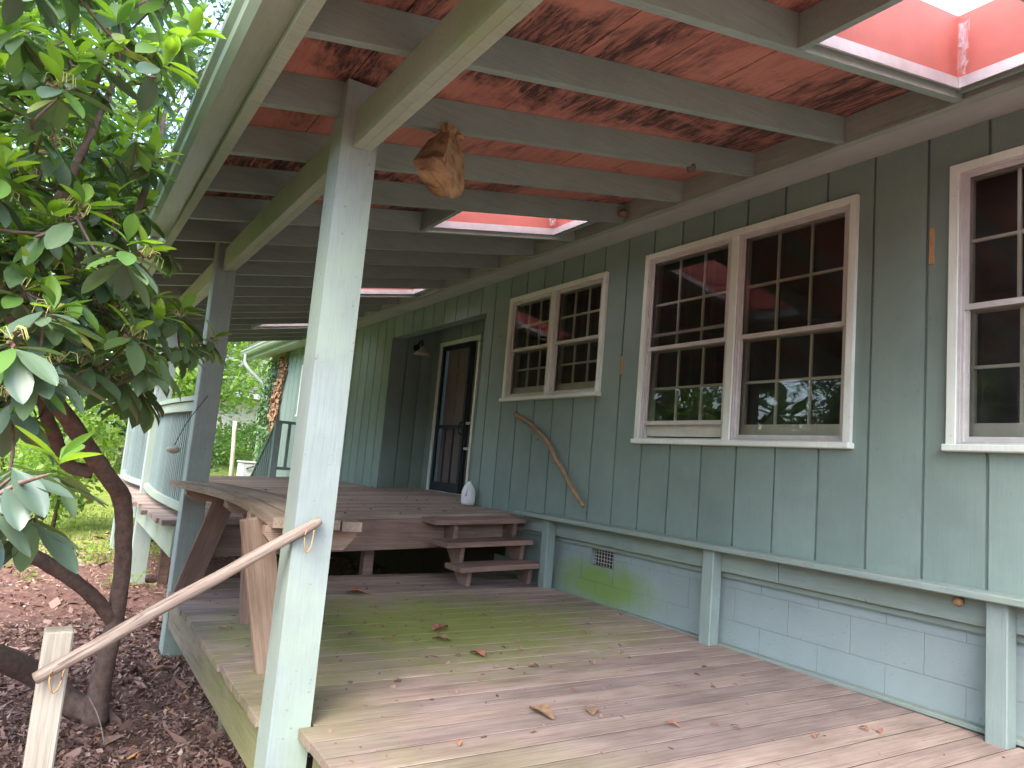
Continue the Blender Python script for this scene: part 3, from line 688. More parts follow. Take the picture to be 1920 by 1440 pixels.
box("newel_post", nx_ - .045, nx_ + .045, 12.98, 13.07, gz(3, 13) - .1, .5, M['railz'], sr)
for k in range(4): box("tread", nx_ + .02, WX - .01, 11.72 + k * .28, 12.0 + k * .28, .38 - k * .18 - .04, .38 - k * .18, M['deck2'], sr)

# ================================================================== WOODEN STEPS
st = thing("wooden_steps", (3.2, 5.4, 0), "three brown open plank steps from lower to upper deck", "steps")
def zst(x, y): return .05 * (x - 2.85)
for (xa, xb, ya, z) in ((2.92, 3.73, 5.20, .195), (2.86, 3.73, 5.37, .372), (2.81, 3.73, 5.51, .548)):
    zrects("tread", [(xa, xb, ya, ya + .285)], z - .04, z, M['stain'], st, zst)
for x in (3.03, 3.64):
    P = [(5.30, 0), (5.27, .154), (5.45, .154), (5.43, .331), (5.60, .331), (5.58, .507), (5.763, .507), (5.763, .36), (5.42, .02)]; zo = zst(x, 0)
    V = [(x - .02 * 0 - x + dx, py - 5.3, pz + zo) for dx in (0, .04) for py, pz in P]; n = len(P)
    Fs = [list(range(n))[::-1], list(range(n, 2 * n))] + [[i, (i + 1) % n, n + (i + 1) % n, n + i] for i in range(n)]
    me = mesh("stringer", V, Fs, M['stain']); bm = bmesh.new(); bm.from_mesh(me); bmesh.ops.recalc_face_normals(bm, faces=bm.faces); bm.to_mesh(me); bm.free()
    add("stringer", me, st, (x, 5.3, 0))

# ================================================================== BENCH
bn = thing("curved_bench", (.95, 4.2, 0), "curved slatted timber bench on splayed legs beside the front post", "bench")
M['benchy'] = wood("bench_slat_wood", (.34, .26, .195), (.43, .345, .26), (.19, .13, .09), 'y')
oe = smooth_path([(.785, 2.98, 0), (.835, 3.55, 0), (.868, 4.1, 0), (.862, 4.5, 0), (.80, 4.95, 0), (.70, 5.42, 0)], 4)
nrm = []
for i, p in enumerate(oe):
    d = (oe[min(i + 1, len(oe) - 1)] - oe[max(i - 1, 0)]).normalized(); nrm.append(Vector((d.y, -d.x, 0)))
for s in range(4):
    a0, a1 = s * .094 + .003, s * .094 + .088
    dz = random.uniform(-.004, .004)
    # small extra offset keeps slats clear of post two
    poly = [(p + n_ * a0)[:2] for p, n_ in zip(oe, nrm)] + [(p + n_ * a1)[:2] for p, n_ in zip(oe[::-1], nrm[::-1])]
    prism("slat", poly, .712 + dz, .752 + dz, M['benchy'], bn)
def cross(yy, xa, xb, za, zb, t=.045):
    P = [(xa, zb), (xa, zb - .035), (xa + .05, za), (xb - .05, za), (xb, zb - .035), (xb, zb)]; n = len(P)
    V = [(px - xa, dy, pz - za) for dy in (0, t) for px, pz in P]
    Fs = [list(range(n)), list(range(n, 2 * n))[::-1]] + [[i, n + i, n + (i + 1) % n, (i + 1) % n] for i in range(n)]
    add("crosspiece", mesh("crosspiece", V, Fs, M['brace']), bn, (xa, yy, za))
cross(3.04, .775, 1.165, .62, .711); cross(3.62, .84, 1.22, .64, .711); cross(4.35, .87, 1.25, .64, .711); cross(5.15, .78, 1.13, .64, .711)
obox("leg", (.995, 3.47, .0), (.825, 3.42, .71), .14, .04, M['brace'], bn, (0, -1, 0))
obox("leg", (.86, 5.22, .03), (1.03, 5.12, .70), .14, .04, M['stain'], bn, (0, -1, 0))
obox("leg", (1.12, 4.42, .0), (1.05, 4.40, .70), .14, .04, M['stain'], bn, (0, -1, 0))

# ================================================================== SMALL THINGS ON THE PORCH
stick = thing("branch_stick", onX(1095, 950, 3.72), "crooked peeled branch leaning on the siding beside the door", "stick")
tube("stick", [onX(966, 777, 3.775), onX(990, 792, 3.765), onX(1012, 812, 3.76), onX(1030, 835, 3.75), onX(1042, 862, 3.745), onX(1053, 878, 3.74), onX(1064, 900, 3.735), onX(1078, 925, 3.73), onX(1094, 949, 3.72)], [.022, .021, .023, .022, .021, .023, .02, .02, .018], M['stick'], stick, 9, .08)
for (u, v) in ((1002, 812), (1010, 823), (1040, 866), (1052, 872)):
    p = onX(u, v, 3.745); tube("knot", [p, p + Vector((-.012, .02, -.015))], [.009, .005], M['stick'], stick, 6, 0, 1)
jug = thing("plastic_jug", (3.70, 6.58, .622), "empty translucent white plastic jug standing beside the doorway", "jug")
lathe("body", [(.055, 0), (.07, .012), (.075, .04), (.075, .135), (.066, .165), (.045, .2), (.026, .222), (.02, .23), (.02, .25)], M['jug'], jug, (3.70, 6.58, .622), 20, 1, .95)
lathe("neck_ring", [(.023, 0), (.023, .012)], M['jug'], jug, (3.70, 6.58, .846), 16)
tube("handle", [(3.655, 6.53, .80), (3.635, 6.51, .775), (3.63, 6.51, .745), (3.645, 6.53, .72)], [.011], M['jug'], jug, 8)
lamp = thing("wall_lamp", (4.17, 9.33, 2.68), "dark metal gooseneck lamp on the alcove side wall", "lamp")
lathe("mounting_plate", [(.05, -.012), (.05, .012)], M['black'], lamp, (4.17, 9.318, 2.62)).rotation_euler = (rad(90), 0, 0)
tube("neck", [(4.17, 9.31, 2.62), (4.17, 9.22, 2.70), (4.165, 9.14, 2.71), (4.16, 9.10, 2.66), (4.16, 9.095, 2.60)], [.012], M['black'], lamp, 8)
lathe("shade", [(.115, 0), (.118, .006), (.09, .04), (.045, .07), (.03, .11), (.02, .12)], M['alu'], lamp, (4.16, 9.09, 2.50), 20)
bag = thing("paper_bag", onY(840, 247, 2.85), "crumpled brown paper bag hanging from a rafter", "bag")
def bagmesh():
    O = onY(840, 247, 2.85); rings = []
    spec = [((842, 243), .045, .035, .3), ((842, 258), .042, .035, .4), ((838, 280), .075, .06, .5), ((830, 305), .10, .075, .6), ((822, 325), .118, .085, .65), ((824, 343), .10, .075, .7), ((834, 357), .055, .04, .75), ((838, 364), .012, .01, .75)]
    V = []; Fs = []; n = 16
    for (px, rx, ry, tw) in spec:
        c = onY(px[0], px[1], 2.85) - O
        for k in range(n):
            t = 2 * math.pi * k / n; sq = 1 / max(abs(math.cos(t)), abs(math.sin(t))) ** .75
            r = sq * (1 + random.uniform(-.07, .07)); x = rx * r * math.cos(t); y = ry * r * math.sin(t)
            V.append(c + Vector((x * math.cos(tw) - y * math.sin(tw), x * math.sin(tw) + y * math.cos(tw), -.22 * x + random.uniform(-.006, .006))))
    for i in range(len(spec) - 1):
        for k in range(n): k2 = (k + 1) % n; Fs.append([i * n + k, i * n + k2, (i + 1) * n + k2, (i + 1) * n + k])
    Fs.append([(len(spec) - 1) * n + k for k in range(n)])
    add("bag_body", mesh("bag_body", V, Fs, M['paper']), bag, O)
    V2 = []; F2 = []
    for k in range(10):                                       # loose gathered rim
        t = 2 * math.pi * k / 10; q = len(V2)
        for dt, r, z in ((-.3, .035, .0), (.3, .035, .0), (.25, .065 + random.uniform(0, .02), .012 + random.uniform(-.02, .01)), (-.2, .06, .02)):
            V2.append((r * math.cos(t + dt), r * math.sin(t + dt), z - .02))
        F2.append([q, q + 1, q + 2, q + 3])
    add("bag_rim", mesh("bag_rim", V2, F2, M['paper']), bag, O)
bagmesh()
tube("string", [onY(840, 247, 2.85), onY(842, 238, 2.85)], [.004], M['curl'], bag, 5, 0, 1)
# fishing-float-like ornament hanging by a cord on post two
fl = thing("hanging_float", onX(325, 843, .74), "pale oval float hanging on a cord against the bowed railing", "ornament")
fo = onY(325, 843, 5.42)
lathe("float", [(.004, -.028), (.028, -.022), (.045, -.008), (.048, .004), (.036, .018), (.018, .026), (.004, .029)], M['ivory'], fl, fo, 18)
tube("cord", [fo + Vector((0, 0, .02)), onY(352, 790, 5.43), onY(390, 742, 5.46)], [.003], M['black'], fl, 5)
# stake and rough log handrail
SYK = 2.92
sa, sb = onY(83, 1186, SYK), onY(133, 1186, SYK)
stake = thing("stake_post", (sa.x + .04, SYK, gz(.1, 2.9)), "grey weathered square stake in the mulch holding the log rail", "post")
box("stake", sa.x, sa.x + .088, SYK, SYK + .088, gz(.1, 2.9) - .2, sa.z, M['stake'], stake, .006)
p0 = onY(66, 1272, SYK - .035); p1 = onY(602, 975, 2.725)
lg = thing("log_handrail", p0, "peeled log handrail wired between the stake and the near porch post", "handrail")
dv = p1 - p0
LL = dv.length; V, Fs = tube_data(smooth_path([(0, 0, 0), (LL * .2, .004, -.003), (LL * .4, -.003, .003), (LL * .6, .004, 0), (LL * .8, 0, .002), (LL * .97, 0, 0), (LL, 0, 0)], 5), lerp_list([.02, .0235, .023, .0225, .021, .019, .011], 31), 14, .06)
add("log", mesh("log", V, Fs, M['log'], True), lg, p0, dv.to_track_quat('X', 'Z'))
V, Fs = [], []
for k in range(16):                                       # strips of bark still clinging
    t = random.uniform(.05, .9) * LL; a_ = random.uniform(0, 6.28); r_ = .0235; l_ = random.uniform(.06, .2); q_ = len(V)
    for tt in (t, t + l_):
        
            for da in (-.09, .09): dd = da * random.uniform(.1, 1.2); V.append((tt + random.uniform(-.03, .03), math.cos(a_ + dd) * r_ * .97, math.sin(a_ + dd) * r_ * .97))
    Fs.append([q_, q_ + 1, q_ + 3, q_ + 2])
o = add("bark_strips", mesh("bark_strips", V, Fs, M['bark']), lg, p0, dv.to_track_quat('X', 'Z')); o["kind"] = "stuff"
def loop(c, r):
    tube("wire_loop", [c + Vector((0, 0, .05)), c + Vector((-r, -.02, 0)), c + Vector((-r * .3, -.02, -.05)), c + Vector((r * .6, -.02, -.03)), c + Vector((r, -.01, .03))], [.0035], M['chip'], lg, 5)
loop(p0 + dv * .07 + Vector((0, 0, -.03)), .02); loop(p0 + dv * .95 + Vector((0, -.005, -.04)), .018)

# ================================================================== VEGETATION helpers
def np_mesh(name, V, faces_idx, nper, mt, rnd=None, smooth=False):
    """V (n,3) array, faces_idx (m,nper) array"""
    me = bpy.data.meshes.new(name); nv, nf = len(V), len(faces_idx)
    me.vertices.add(nv); me.vertices.foreach_set("co", np.asarray(V, dtype=np.float32).ravel())
    me.loops.add(nf * nper); me.loops.foreach_set("vertex_index", np.asarray(faces_idx, dtype=np.int32).ravel())
    me.polygons.add(nf); me.polygons.foreach_set("loop_start", np.arange(0, nf * nper, nper, dtype=np.int32))
    me.update(calc_edges=True); me.validate()
    if rnd is not None:
        at = me.attributes.new("rnd", 'FLOAT', 'FACE'); at.data.foreach_set("value", np.asarray(rnd, dtype=np.float32))
    me.materials.append(mt)
    if smooth: me.polygons.foreach_set("use_smooth", [True] * nf)
    return me
def unit(a): return a / np.maximum(np.linalg.norm(a, axis=1, keepdims=True), 1e-6)
LT = [[0, 0, 0]] + [r for t, w_, z in ((.12, .34, 0), (.35, .86, -.02), (.6, 1., -.05), (.83, .72, -.1)) for r in ([t, w_, z + .04], [t, 0, z], [t, -w_, z + .04])] + [[1, 0, -.17]]
LT = np.array(LT, dtype=float); LF = [[0, 1, 2], [0, 2, 3]]
for i_ in range(3):
    b_ = 1 + i_ * 3
    for j_ in range(2): LF += [[b_ + j_, b_ + 3 + j_, b_ + 4 + j_], [b_ + j_, b_ + 4 + j_, b_ + 1 + j_]]
LF += [[10, 13, 11], [11, 13, 12]]; LF = np.array(LF)
def leaf_cloud(C, D, N, L, W, rnd):
    """C base points, D directions, N normals, L lengths, W half widths"""
    D = unit(D); S = unit(np.cross(D, N)); N = np.cross(S, D)
    V = C[:, None, :] + D[:, None, :] * (LT[None, :, 0:1] * L[:, None, None]) + S[:, None, :] * (LT[None, :, 1:2] * W[:, None, None]) + N[:, None, :] * (LT[None, :, 2:3] * L[:, None, None])
    Fi = LF[None] + (np.arange(len(C)) * len(LT))[:, None, None]
    return V.reshape(-1, 3), Fi.reshape(-1, 3), np.repeat(rnd, len(LF))
def card_cloud(C, L, W, rnd, up=.35):
    n = len(C); A = unit(rng.normal(size=(n, 3))); N = unit(rng.normal(size=(n, 3)) + np.array([0, 0, up * 3])); B = unit(np.cross(A, N)); A = np.cross(N, B)
    V = np.stack([C - A * L[:, None], C + B * W[:, None], C + A * L[:, None], C - B * W[:, None]], 1)
    return V.reshape(-1, 3), (np.arange(n) * 4)[:, None] + np.arange(4)[None], rnd
def crown_points(ells, nclump, per, spread):
    """leaf points gathered in clumps near the shells of several ellipsoids"""
    C = []; R = []
    for (c, r, wt) in ells:
        m_ = max(1, int(nclump * wt)); d = unit(rng.normal(size=(m_, 3))); k = rng.uniform(.35, 1, (m_, 1)) ** .6
        cc = np.array(c) + d * k * np.array(r); C.append(cc)
    C = np.concatenate(C); b = rng.uniform(0, 1, len(C))
    P = (C[:, None, :] + rng.normal(size=(len(C), per, 3)) * np.array([spread, spread, spread * .55])).reshape(-1, 3)
    rn = np.clip(np.repeat(b, per) * .7 + rng.uniform(0, .35, len(P)), 0, 1); return P, rn, C
def tree(name, x, y, h, r, label, group, mt='tleaf', n=70, per=55, leaf=.09, tr=.12, lean=0., ells=None, low=.35, cat="tree"):
    z = gz(x, y); t = thing(name, (x, y, z), label, cat, group)
    top = Vector((x + lean, y, z + h * .8))
    V, Fs = tube_data([Vector((x, y, z - .2)) - Vector((x, y, z)), Vector((lean * .2 + .05, .05, h * .3)), Vector((lean * .6 - .06, -.03, h * .55)), Vector((lean, 0, h * .85))], [tr * 1.3, tr, tr * .7, tr * .15], 9, .06)
    if ells is None:
        ells = [((x + lean, y, z + h * (low + (1 - low) / 2)), (r, r, h * (1 - low) / 2), .6)]
        for k in range(4):
            a = k * 1.6 + x; ells.append(((x + lean + r * .6 * math.cos(a), y + r * .6 * math.sin(a), z + h * random.uniform(low + .05, .8)), (r * .55, r * .55, h * .14), .12))
    P, rn, cl = crown_points(ells, n, per, leaf * 3.6)
    for c in cl[::max(1, len(cl) // 16)]:
        f = random.uniform(.25, .7); s = Vector((lean * f, 0, h * .85 * f)); e = Vector(c) - Vector((x, y, z)); md = (s + e) / 2 + Vector((0, 0, -.05 * h * .3))
        tube_data([s, md, e], [tr * .35, tr * .2, tr * .06], 5, 0, False, V, Fs)
    add("trunk", mesh("trunk", V, Fs, M['bark2'], True), t, (x, y, z))
    L = leaf * rng.uniform(.6, 1.25, len(P)); v, f, q = card_cloud(P - np.array([x, y, z]), L, L * .5, rn)
    o = add("crown", np_mesh("crown", v, f, 4, M[mt], q), t, (x, y, z)); return t

# trees and bushes beyond the porch
TG = "trees around the yard"
tree("maple_tree", 1.4, 20.0, 6.6, 2.5, "bright green small-leaved tree arching over the cream block building", TG, 'tleaf_lime', 190, 60, .085, .11, 1.9, low=.22)
tree("maple_tree", -1.6, 24.0, 10, 3.3, "tall green tree on the lawn, its crown above the bowed railing", TG, 'tleaf', 130, 60, .12, .2, low=.22)
tree("maple_tree", -7.0, 21.0, 11, 3.8, "broad leafy tree at the lawn edge behind the shrub", TG, 'tleaf', 120, 60, .13, .22, low=.15)
tree("oak_tree", -14.0, 24.0, 14, 5.0, "large spreading tree farthest out on the lawn edge", TG, 'tleaf', 120, 60, .17, .3, low=.12)
tree("oak_tree", -1.6, 17.5, 13.5, 3.2, "slim tree with small dark leaves against the sky behind the gutter", TG, 'tleaf_dark', 150, 60, .085, .14, 3.2, low=.45)
tree("oak_tree", -11.5, 10.0, 6, 3.0, "shady evergreen tree standing left of the shrub", TG, 'tleaf_dark', 130, 55, .13, .2, low=.1)
tree("oak_tree", -13.0, 3.0, 5.5, 3.0, "shady evergreen tree beside the drive behind the shrub", TG, 'tleaf_dark', 110, 55, .13, .2, low=.1)
tree("oak_tree", 4.5, 36, 15, 5.5, "tall woodland tree rising behind the cream block building", TG, 'tleaf', 140, 60, .2, .3, low=.1)
tree("oak_tree", -5.0, 36, 16, 6.0, "tall woodland tree in the background behind the lawn", TG, 'tleaf', 140, 60, .2, .3, low=.08)
tree("oak_tree", -18.0, 37, 16, 6.5, "tall woodland tree standing past the lawn edge", TG, 'tleaf_dark', 120, 60, .22, .3, low=.08)
tree("oak_tree", 12.5, 40, 15, 6.0, "woodland tree half hidden by the house roof", TG, 'tleaf', 90, 60, .22, .3, low=.1)
BG = "bushes by the porch"
def bush(x, y, h, r, label, mt, n=40, per=45, leaf=.06):
    z = gz(x, y); return tree("leafy_bush", x, y, h, r, label, BG, mt, n, per, leaf, .025, 0, [((x, y, z + h * .5), (r, r, h * .48), 1)], cat="bush")
bush(.15, 12.6, 2.3, .75, "lime green bush growing against the outside of the bowed railing", 'tleaf_lime', 60, 50, .06)
bush(-.7, 15.5, 1.8, 1.0, "yellow-green bush on the lawn past the porch posts", 'tleaf_lime', 50, 50, .06)
bush(2.1, 16.8, 2.0, .75, "dark glossy bush beside the bare wooden pole", 'tleaf_dark', 50, 50, .075)
bush(3.6, 20.8, 1.0, 1.2, "low bright bush in front of the cream block building", 'tleaf_lime', 50, 50, .06)
bush(5.2, 22.6, .9, 1.2, "low green bush at the foot of the cream block wall", 'tleaf', 50, 50, .06)
bush(-3.6, 17.0, 2.2, 1.4, "rounded green bush at the lawn edge under the slim tree", 'tleaf', 60, 50, .07)
bush(-8.0, 15.0, 2.4, 1.7, "wide rounded bush at the lawn edge under the broad tree", 'tleaf', 60, 50, .08)
bush(-12.5, 15.5, 2.6, 2.0, "big bush at the lawn edge under the spreading tree", 'tleaf', 60, 50, .09)

# distant wood closing the view all round the yard
n = 16000; az = rng.uniform(rad(-200), rad(40), n); rr = rng.uniform(42, 60, n); top = 9 + 3 * np.sin(az * 9) + 2 * np.sin(az * 23 + 1)
P = np.stack([rr * np.sin(az), rr * np.cos(az), rng.uniform(-.5, 1, n) ** 1.0 * top], 1); P[:, 2] = np.abs(P[:, 2])
L_ = rng.uniform(.5, 1.1, n); v, f, q = card_cloud(P, L_, L_ * .6, np.clip(.35 + .3 * np.sin(az * 31) + rng.normal(size=n) * .2, 0, 1))
o = add("far_woods", np_mesh("far_woods", v, f, 4, M['tleaf_dark'], q)); o["kind"] = "stuff"; tag(o, "distant leafy woodland closing the view beyond the lawn", "woodland")

# ivy on the far corner of the house
ivy = thing("ivy_vine", (3.78, 15.7, -.2), "ivy climbing the far corner of the house, partly dead", "ivy")
def ivy_patch(nm, y0, y1, z0, z1, n, mt, thick):
    Y = rng.uniform(y0, y1, n); Z = rng.uniform(z0, z1, n); k = (rng.uniform(size=n) < .9)
    P = np.stack([3.785 - rng.uniform(0, thick, n), Y + .12 * np.sin(Z * 4), Z], 1); D = np.stack([-rng.uniform(.1, .6, n), rng.normal(size=n) * .6, -rng.uniform(.3, 1, n)], 1)
    N = np.tile(np.array([[-1., 0, .4]]), (n, 1)) + rng.normal(size=(n, 3)) * .35; L = rng.uniform(.05, .09, n)
    v, f, q = leaf_cloud(P - np.array([3.78, 15.7, -.2]), D, N, L, L * .5, rng.uniform(size=n)); add(nm, np_mesh(nm, v, f, 3, M[mt], q), ivy, (3.78, 15.7, -.2))
ivy_patch("foliage", 15.45, 16.15, -.2, 2.9, 900, 'ivy', .14); ivy_patch("foliage", 15.0, 15.6, -.2, 1.4, 500, 'ivy', .2); ivy_patch("dead_foliage", 14.75, 15.35, 1.0, 3.0, 650, 'ivydead', .06)
for k in range(6):
    yy = 15.0 + k * .17; tube("stem", [(3.79, yy, -.3), (3.785, yy + .05, .8), (3.785, yy - .04, 1.8), (3.785, yy + .03, 2.85)], [.014, .012, .01, .006], M['bark2'], ivy, 5)

# cream block building in the background
bb = thing("block_building", (7, 28, .9), "cream painted block building with small window behind the yard", "building")
BO = [(5.62, 6.02, 1.88, 2.27)]
for j in range(9):
    for k in range(6):
        x0 = 4.3 + k * .4 + (.2 if j % 2 else 0)
        for grp in comps(rects_minus(x0 + .006, x0 + .394, .85 + j * .2 + .006, .85 + j * .2 + .194, BO)): multibox("block", [(a, b, 25.0, 25.1, c, d) for a, b, c, d in grp], M['bblock'], bb)
multibox("wall", [(a, b, 25.012, 25.3, c, d) for a, b, c, d in rects_minus(4.3, 10, .4, 2.66, BO)] + [(4.31, 4.6, 25.3, 31, .4, 2.66)], M['bblock'], bb)
bw = multibox("window", [(5.60, 5.63, 24.96, 25.2, 1.86, 2.29), (6.01, 6.04, 24.96, 25.2, 1.86, 2.29), (5.63, 6.01, 24.96, 25.2, 2.26, 2.29), (5.57, 6.07, 24.93, 25.2, 1.82, 1.86)], M['muntin'], bb)
box("pane", 5.63, 6.01, 25.1, 25.12, 1.86, 2.26, M['dark'], bw, .001)
box("fascia", 3.9, 10.2, 24.45, 24.5, 2.58, 2.74, M['drum'], bb)
obox("roof", (7, 24.46, 2.76), (7, 31, 5.0), 6.6, .05, M['shingle'], bb)
box("soffit", 3.9, 10.2, 24.5, 25.0, 2.66, 2.68, M['bblock'], bb)
# bare pole and white metal cabinet
pb = onY(433, 893, 15.0); pt = onY(441, 790, 15.0)
pole = tube("wooden_pole", [(pb.x, 15, gz(pb.x, 15) - .1), pb, pt], [.05, .045, .04], M['stake'], None, 8, .05); tag(pole, "bare weathered wooden pole standing behind the raised deck", "pole")
ac = onY(468, 868, 15.4); zg = gz(ac.x, 15.4)
cab = thing("metal_cabinet", (ac.x, 15.4, zg), "white sheet metal cabinet on the ground past the deck stairs", "cabinet")
box("body", ac.x - .17, ac.x + .30, 15.2, 15.7, zg - .05, ac.z, M['drum'], cab, .02)
box("lid", ac.x - .19, ac.x + .32, 15.18, 15.72, ac.z + .001, ac.z + .03, M['drum'], cab, .008)
tube("hose", [(ac.x - .1, 15.17, ac.z - .12), (ac.x + .05, 15.14, ac.z - .06), (ac.x + .25, 15.15, ac.z - .09)], [.015], M['black'], cab, 6)

# ================================================================== RHODODENDRON
def pxs(p):
    q = RM.T @ (np.array(p, float) - CAM); return (960 + F * q[0] / q[2], 720 + F * q[1] / q[2]) if q[2] > .05 else (-9999, -9999)
tb = onZ(178, 1345, gz(.42, 4.6)); shrub = thing("rhododendron_shrub", tb, "big rhododendron with leathery leaf whorls beside the porch", "shrub")
def P_(u, v, Y): return onY(u, v, Y)
main = [P_(178, 1350, 4.58), P_(190, 1280, 4.5), P_(212, 1180, 4.4), P_(228, 1080, 4.3), P_(232, 1000, 4.2), P_(228, 935, 4.1), P_(195, 885, 3.95), P_(158, 830, 3.8), P_(120, 775, 3.65), P_(85, 730, 3.5), P_(45, 660, 3.4), P_(10, 560, 3.4), P_(-30, 420, 3.5)]
lefts = [P_(214, 1165, 4.4), P_(185, 1130, 4.3), P_(150, 1098, 4.2), P_(95, 1060, 4.05), P_(40, 1035, 3.9), P_(-40, 1015, 3.7), P_(-160, 960, 3.3)]
second = [P_(175, 885, 4.0), P_(125, 870, 4.0), P_(100, 810, 3.95), P_(85, 760, 3.9), P_(100, 650, 3.9), P_(150, 480, 4.0), P_(190, 300, 4.2)]
low = [P_(180, 1335, 4.6), P_(130, 1315, 4.62), P_(60, 1262, 4.55), P_(-10, 1232, 4.3), P_(-120, 1210, 4.0)]
arm = [P_(85, 730, 3.5), P_(130, 690, 3.4), P_(190, 655, 3.3), P_(240, 640, 3.3), P_(290, 640, 3.4)]
arm2 = [P_(45, 660, 3.4), P_(60, 520, 3.2), P_(110, 380, 3.1), P_(170, 250, 3.1), P_(230, 120, 3.3)]
arm3 = [P_(100, 650, 3.9), P_(180, 560, 3.9), P_(240, 440, 4.0), P_(290, 300, 4.2), P_(320, 150, 4.4)]
arm4 = [P_(-40, 1015, 3.7), P_(-60, 940, 2.8), P_(10, 915, 2.1), P_(90, 890, 1.8)]
V, Fs = [], []; SK = []
for pth, rr in ((main, [.07, .054, .043, .042, .042, .043, .041, .039, .037, .034, .03, .022, .014]), (lefts, [.042, .036, .034, .034, .034, .03, .024]), (second, [.034, .032, .03, .028, .024, .018, .01]), (low, [.07, .062, .06, .058, .05]), (arm, [.02, .013, .009, .006, .004]), (arm2, [.035, .028, .022, .015, .008]), (arm3, [.03, .025, .02, .014, .007]), (arm4, [.016, .011, .007, .003])):
    sp = smooth_path(pth, 4); SK += [(p, 1) for p in sp]; tube_data([p - tb for p in sp], lerp_list(rr, len(sp)), 10, .07, True, V, Fs)
add("trunk", mesh("trunk", V, Fs, M['bark'], True), shrub, tb)
XM = ([-400, 0, 100, 200, 300, 400, 450, 520, 600, 640, 680, 720, 760, 800, 850, 1000, 1040, 1100], [400, 385, 375, 350, 325, 300, 285, 295, 335, 400, 330, 270, 130, 60, 110, 150, 30, -60])
def inside(p):
    for c, r in (((-.55, 3.9, 2.35), (1.5, 1.7, 1.35)), ((-.1, 3.0, 1.62), (.8, .8, .4)), ((-.6, 2.2, .75), (.45, .55, .35)), ((-1.6, 3.3, 1.4), (.9, 1.2, 1.0))):
        if sum(((p[i] - c[i]) / r[i]) ** 2 for i in range(3)) < 1: return True
    return False
whorls = []
manual = [(95, 600, 2.15, 1), (245, 640, 2.35, 1), (300, 672, 2.6, 0), (352, 655, 3.2, 1), (395, 645, 3.6, 1), (196, 520, 2.7, 1), (172, 690, 2.35, 0), (62, 705, 2.0, 0), (110, 692, 2.1, 0), (335, 595, 3.1, 1), (285, 610, 2.7, 1), (40, 555, 2.2, 1), (15, 470, 2.3, 1),
          (25, 650, 1.95, 0), (105, 890, 1.8, 1), (22, 880, 1.65, 0), (62, 975, 1.75, 0), (-30, 960, 1.6, 0), (182, 165, 2.6, 1), (95, 120, 2.5, 0), (100, 285, 2.35, 0), (40, 60, 2.3, 0), (275, 95, 3.6, 1), (360, 40, 4.2, 1), (330, 130, 4.0, 1), (230, 50, 3.3, 1),
          (300, 240, 3.8, 1), (250, 300, 3.3, 0), (200, 380, 3.0, 0), (130, 430, 2.8, 0), (270, 400, 3.6, 0), (60, 340, 2.6, 0), (150, 620, 2.6, 0), (215, 590, 3.0, 0), (318, 480, 4.6, 0), (25, 760, 2.1, 0), (225, 720, 2.5, 0), (270, 735, 2.8, 0)]
for (u, v, Y, yg) in manual: whorls.append((P_(u, v, Y * 1.22), yg, True))
tries = 0
while len(whorls) < 1250 and tries < 140000:
    tries += 1; p = Vector((random.uniform(-2.4, .75), random.uniform(1.6, 5.6), random.uniform(.35, 3.7)))
    if not inside(p) or (p - Vector(CAM)).length < 2.5: continue
    u, v = pxs(p)
    if u > -60 and (u > np.interp(v, XM[0], XM[1]) - 25): continue
    if 40 < u and 690 < v < 1050: continue
    whorls.append((p, random.random() < (.4 if p.z < 1.5 else .9), False))
leaves = []                                                # (base, dir, normal, L, kind)
BV, BF = [], []; DV, DF = [], []; CV, CF = [], []
SK0 = [s_[0] for s_ in SK]
whorls.sort(key=lambda w_: min((q - w_[0]).length for q in SK0))
